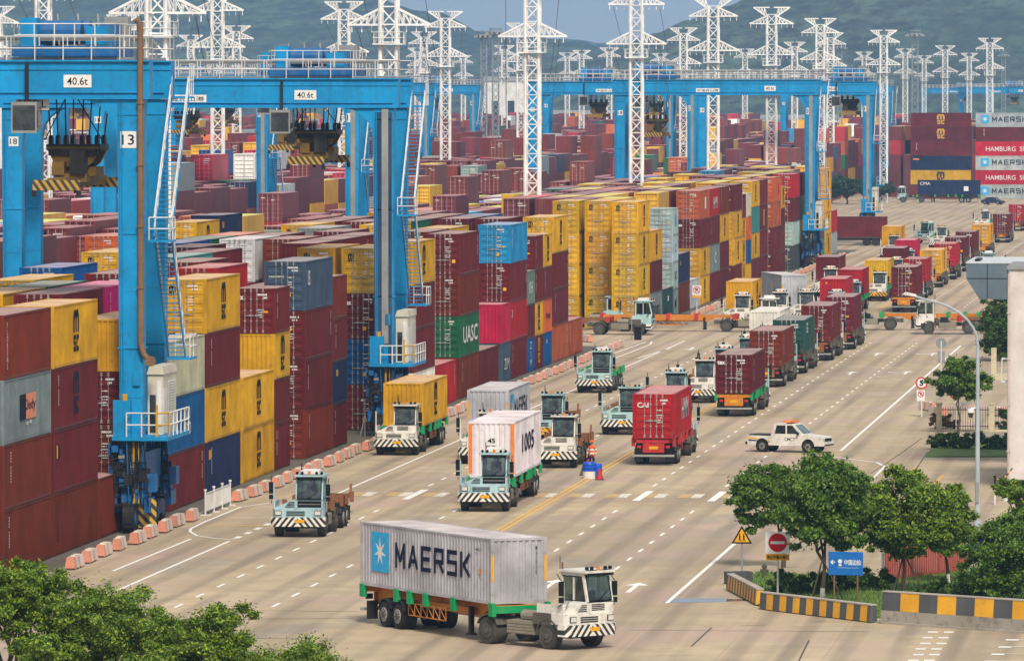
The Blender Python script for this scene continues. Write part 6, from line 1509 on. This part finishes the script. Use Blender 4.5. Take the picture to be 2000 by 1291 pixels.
mb.box(xc+.02,xc+9,DC-.014,DC-.003,10.88,10.92,2); mb.box(xc+.4,xc+.7,DC+2,DC+6,11.831,11.95,2); mb.build('canopy',[CG,CT,M['trim_black']],o)
mb=MB(); mb.box(xc+4,xc+4.6,DC+2,DC+2.6,0,9.719); mb.build('canopy_column',M['grey'],o)
p=G(1943,985); o=empty('chain_post',p); tag(o,'dark topped post with yellow and black chain to the building','post'); mb=MB(); mb.tube((0,0,0),(0,0,1.0),.05,8,1); mb.tube((0,0,1.0),(0,0,1.45),.06,8,0); mb.disc((0,0,1.48),.09,.08,'z',8,0); mb.build('post',[M['black'],M['white']],o); mb=MB(); pts=[(.1*k,.03*k,1.35+.55*k/9-.25*sin(pi*k/9)) for k in range(10)]
for i,(u,v) in enumerate(zip(pts[:-1],pts[1:])): mb.tube(u,v,.035,6,i%2)
mb.build('chain',[M['black'],M['yellow_mark']],o)
p=G(1966,978); mb=MB(); mb.tube((0,0,0),(0,0,.8),.2,14); mb.tube((0,0,.801),(0,0,.95),.24,14); tag(mb.build('bollard',M['white'],None,p),'white bollard at the corner of the white building','bollard')
# ------------------------------------------------- low sheds far behind, hills
for k,(px,D,w,h,l) in enumerate(((610,2900,60,9,'long pale shed under the hill behind crane 12'),(985,2700,16,26,'pale grey block tower left of mid yard'),(1520,3000,90,10,'long pale shed under the wooded hill'),(260,2900,90,9,'long pale shed low behind crane 13'),(1130,3000,40,12,'pale shed in the hill gap'))):
    o=empty('far_shed',(GY(px,D),D,0)); tag(o,l,'shed'); mb=MB(); mb.box(-w/2,w/2,0,12,0,h); mb.build('wall',M['white'],o); mb=MB(); mb.prism([(-.6,h),(12.6,h),(6,h+1.8)],'x',-w/2-.6,w/2+.6); mb.build('roof',M['grey'],o)
    mb=MB()
    for x in range(int(-w/2)+3,int(w/2)-2,6): mb.box(x,x+3,-.05,-.01,h*.35,h*.7)
    mb.build('window_band',M['glass2'],o)
def hill(name,prof,D,depth,seed,amp):
    import numpy as np
    from mathutils import noise as mn
    nx,ny=220,26; V=[];Fc=[]
    x0,x1=GY(prof[0][0],D),GY(prof[-1][0],D)
    P=[(GY(px,D),H+(181-py)*D/F) for px,py in prof]
    def hz(x):
        for (a,ha),(b,hb) in zip(P[:-1],P[1:]):
            if a<=x<=b: t=(x-a)/(b-a); t=t*t*(3-2*t); return ha+(hb-ha)*t
        return P[-1][1]
    for j in range(ny+1):
        t=j/ny; y=D-depth*.75+depth*1.5*t; f=max(0,1-abs(t-.5)*2); f=f**.8
        for i in range(nx+1):
            x=x0+(x1-x0)*i/nx; n=mn.fractal(Vector((x*.004,y*.004,seed)),1,2,5); n2=mn.fractal(Vector((x*.03,y*.03,seed)),1,2,3)
            V.append((x,y,hz(x)*f*(1+.16*n*(1-f))+amp*n2*f+n*8*f*(1-f)-(2 if j in (0,ny) else 0)))
    for j in range(ny):
        for i in range(nx): a=j*(nx+1)+i; Fc.append((a,a+1,a+nx+2,a+nx+1))
    me=bpy.data.meshes.new(name); me.from_pydata(V,[],Fc); me.polygons.foreach_set('use_smooth',[True]*len(Fc)); me.materials.append(HM); return structure(put(name,me))
HM,nt,b=newmat('wooded_slope'); tc=N(nt,'ShaderNodeTexCoord'); v=tc.outputs['Object']
mp=N(nt,'ShaderNodeMapping'); mp.inputs['Scale'].default_value=(1,.12,2.2); nt.links.new(v,mp.inputs[0]); v=mp.outputs[0]
c=mix(nt,ramp(nt,noise(nt,v,.075,9,.8),.43,.58),(.002,.010,.010),(.065,.115,.062)); c=mix(nt,ramp(nt,noise(nt,v,.012,4,.6),.45,.7),c,(.012,.034,.024)); c=mix(nt,ramp(nt,noise(nt,v,.02,6,.7),.68,.74),c,(.10,.10,.06)); nt.links.new(c,b.inputs['Base Color']); b.inputs['Roughness'].default_value=1
vo=N(nt,'ShaderNodeTexVoronoi'); vo.inputs['Scale'].default_value=.07; nt.links.new(v,vo.inputs['Vector']); bp=N(nt,'ShaderNodeBump'); bp.invert=True; bp.inputs['Strength'].default_value=1; bp.inputs['Distance'].default_value=10; nt.links.new(vo.outputs['Distance'],bp.inputs['Height']); nt.links.new(bp.outputs[0],b.inputs['Normal'])
hill('hills',[(-700,-40),(-200,-60),(200,-70),(520,-40),(700,-6),(860,22),(930,62),(1010,76),(1120,82),(1200,100),(1300,140),(1420,170),(1600,181)],5200,1500,1.3,3.5)
hill('wooded_hill',[(1010,181),(1120,118),(1200,92),(1280,66),(1340,42),(1420,16),(1480,-6),(1600,-40),(1800,-70),(2100,-80),(2500,-60),(2900,-20)],4300,1300,4.7,3.2)
hill('far_hills',[(500,60),(900,82),(1060,74),(1180,84),(1300,96),(1500,120),(1700,150)],7400,1200,8.1,3)
# power cables strung between the pylons
def cable(i,j,zf,dx,l):
    a=Vector((PYL[i][0]+dx,PYL[i][1],zf)); b=Vector((PYL[j][0]+dx,PYL[j][1],zf)); mb=MB(); n=10; pts=[]
    for k in range(n+1): t=k/n; q=a+(b-a)*t; q.z-=4*t*(1-t)*.018*(b-a).length; pts.append(tuple(q))
    mb.path(pts,.025,4); o=mb.build('power_cable',M['trim_black']); tag(o,l,'cable','power cables between pylons')
ix={p[0]:k for k,p in enumerate(PYLON)}
for a,b_ in ((1040,1018),(1243,1335),(1393,1507),(1507,1602),(1602,1726),(1726,1768),(760,870),(85,240),(308,425),(425,462),(672,828),(1846,1933)):
    for s in (-1,1):
        for zf in (31.0,26.6): cable(ix[a],ix[b_],zf,s*2.6,'thin dark power cables sagging between white lattice pylons')
# ---------------------------------------------------------- light, air, camera
w=bpy.data.worlds.new('World'); S.world=w; w.use_nodes=True; nt=w.node_tree; bg=nt.nodes['Background']
sky=nt.nodes.new('ShaderNodeTexSky'); sky.sky_type='NISHITA'; sky.sun_disc=False
EL,AZ=R(46),R(164)     # sun high behind the camera, from the right
sky.sun_elevation=EL; sky.sun_rotation=AZ; sky.air_density=1.0; sky.dust_density=4; sky.ozone_density=1.0
tc=nt.nodes.new('ShaderNodeTexCoord'); cl=ramp(nt,noise(nt,tc.outputs['Generated'],2.2,5,.55,(1,1,3)),.3,.7,(3.1,3.2,3.35,1),(3.8,3.8,3.85,1))   # the cloud deck
nt.links.new(mix(nt,.82,sky.outputs[0],cl),bg.inputs[0]); bg.inputs[1].default_value=.068
su=bpy.data.lights.new('sun','SUN'); su.energy=1.5; su.angle=R(13); su.color=(1,.90,.76); so=bpy.data.objects.new('sun',su); C.objects.link(so)
# nishita: rotation 0 puts the sun at +Y, growing clockwise seen from above
dv=Vector((sin(AZ)*cos(EL),cos(AZ)*cos(EL),sin(EL))); so.rotation_euler=dv.to_track_quat('Z','Y').to_euler(); so.location=(0,0,120)
mb=MB(); mb.box(-7050,7050,-70,11050,-1,330); hm=bpy.data.materials.new('haze'); hm.use_nodes=True; nt=hm.node_tree; nt.nodes.remove(nt.nodes['Principled BSDF'])
pv=nt.nodes.new('ShaderNodeVolumePrincipled'); pv.inputs['Color'].default_value=(.32,.60,1,1); pv.inputs['Density'].default_value=HAZE; pv.inputs['Anisotropy'].default_value=.2; nt.links.new(pv.outputs[0],nt.nodes['Material Output'].inputs['Volume'])
if HAZE>0: o=mb.build('haze',hm); o['kind']='stuff'; o.visible_shadow=True
cd=bpy.data.cameras.new('camera'); co=bpy.data.objects.new('camera',cd); C.objects.link(co); co.location=(0,0,H); co.rotation_euler=(pi/2-PIT,0,YAW)
cd.sensor_width=36; cd.lens=F/2000*36; cd.clip_start=1; cd.clip_end=30000; S.camera=co
S.view_settings.view_transform='Standard'; S.view_settings.look='None'; S.view_settings.exposure=EXPO; S.view_settings.gamma=1
S.cycles.use_denoising=True; S.cycles.max_bounces=8; S.cycles.diffuse_bounces=3; S.cycles.volume_bounces=1; S.cycles.transparent_max_bounces=8
S.cycles.use_adaptive_sampling=True; S.cycles.adaptive_threshold=.015
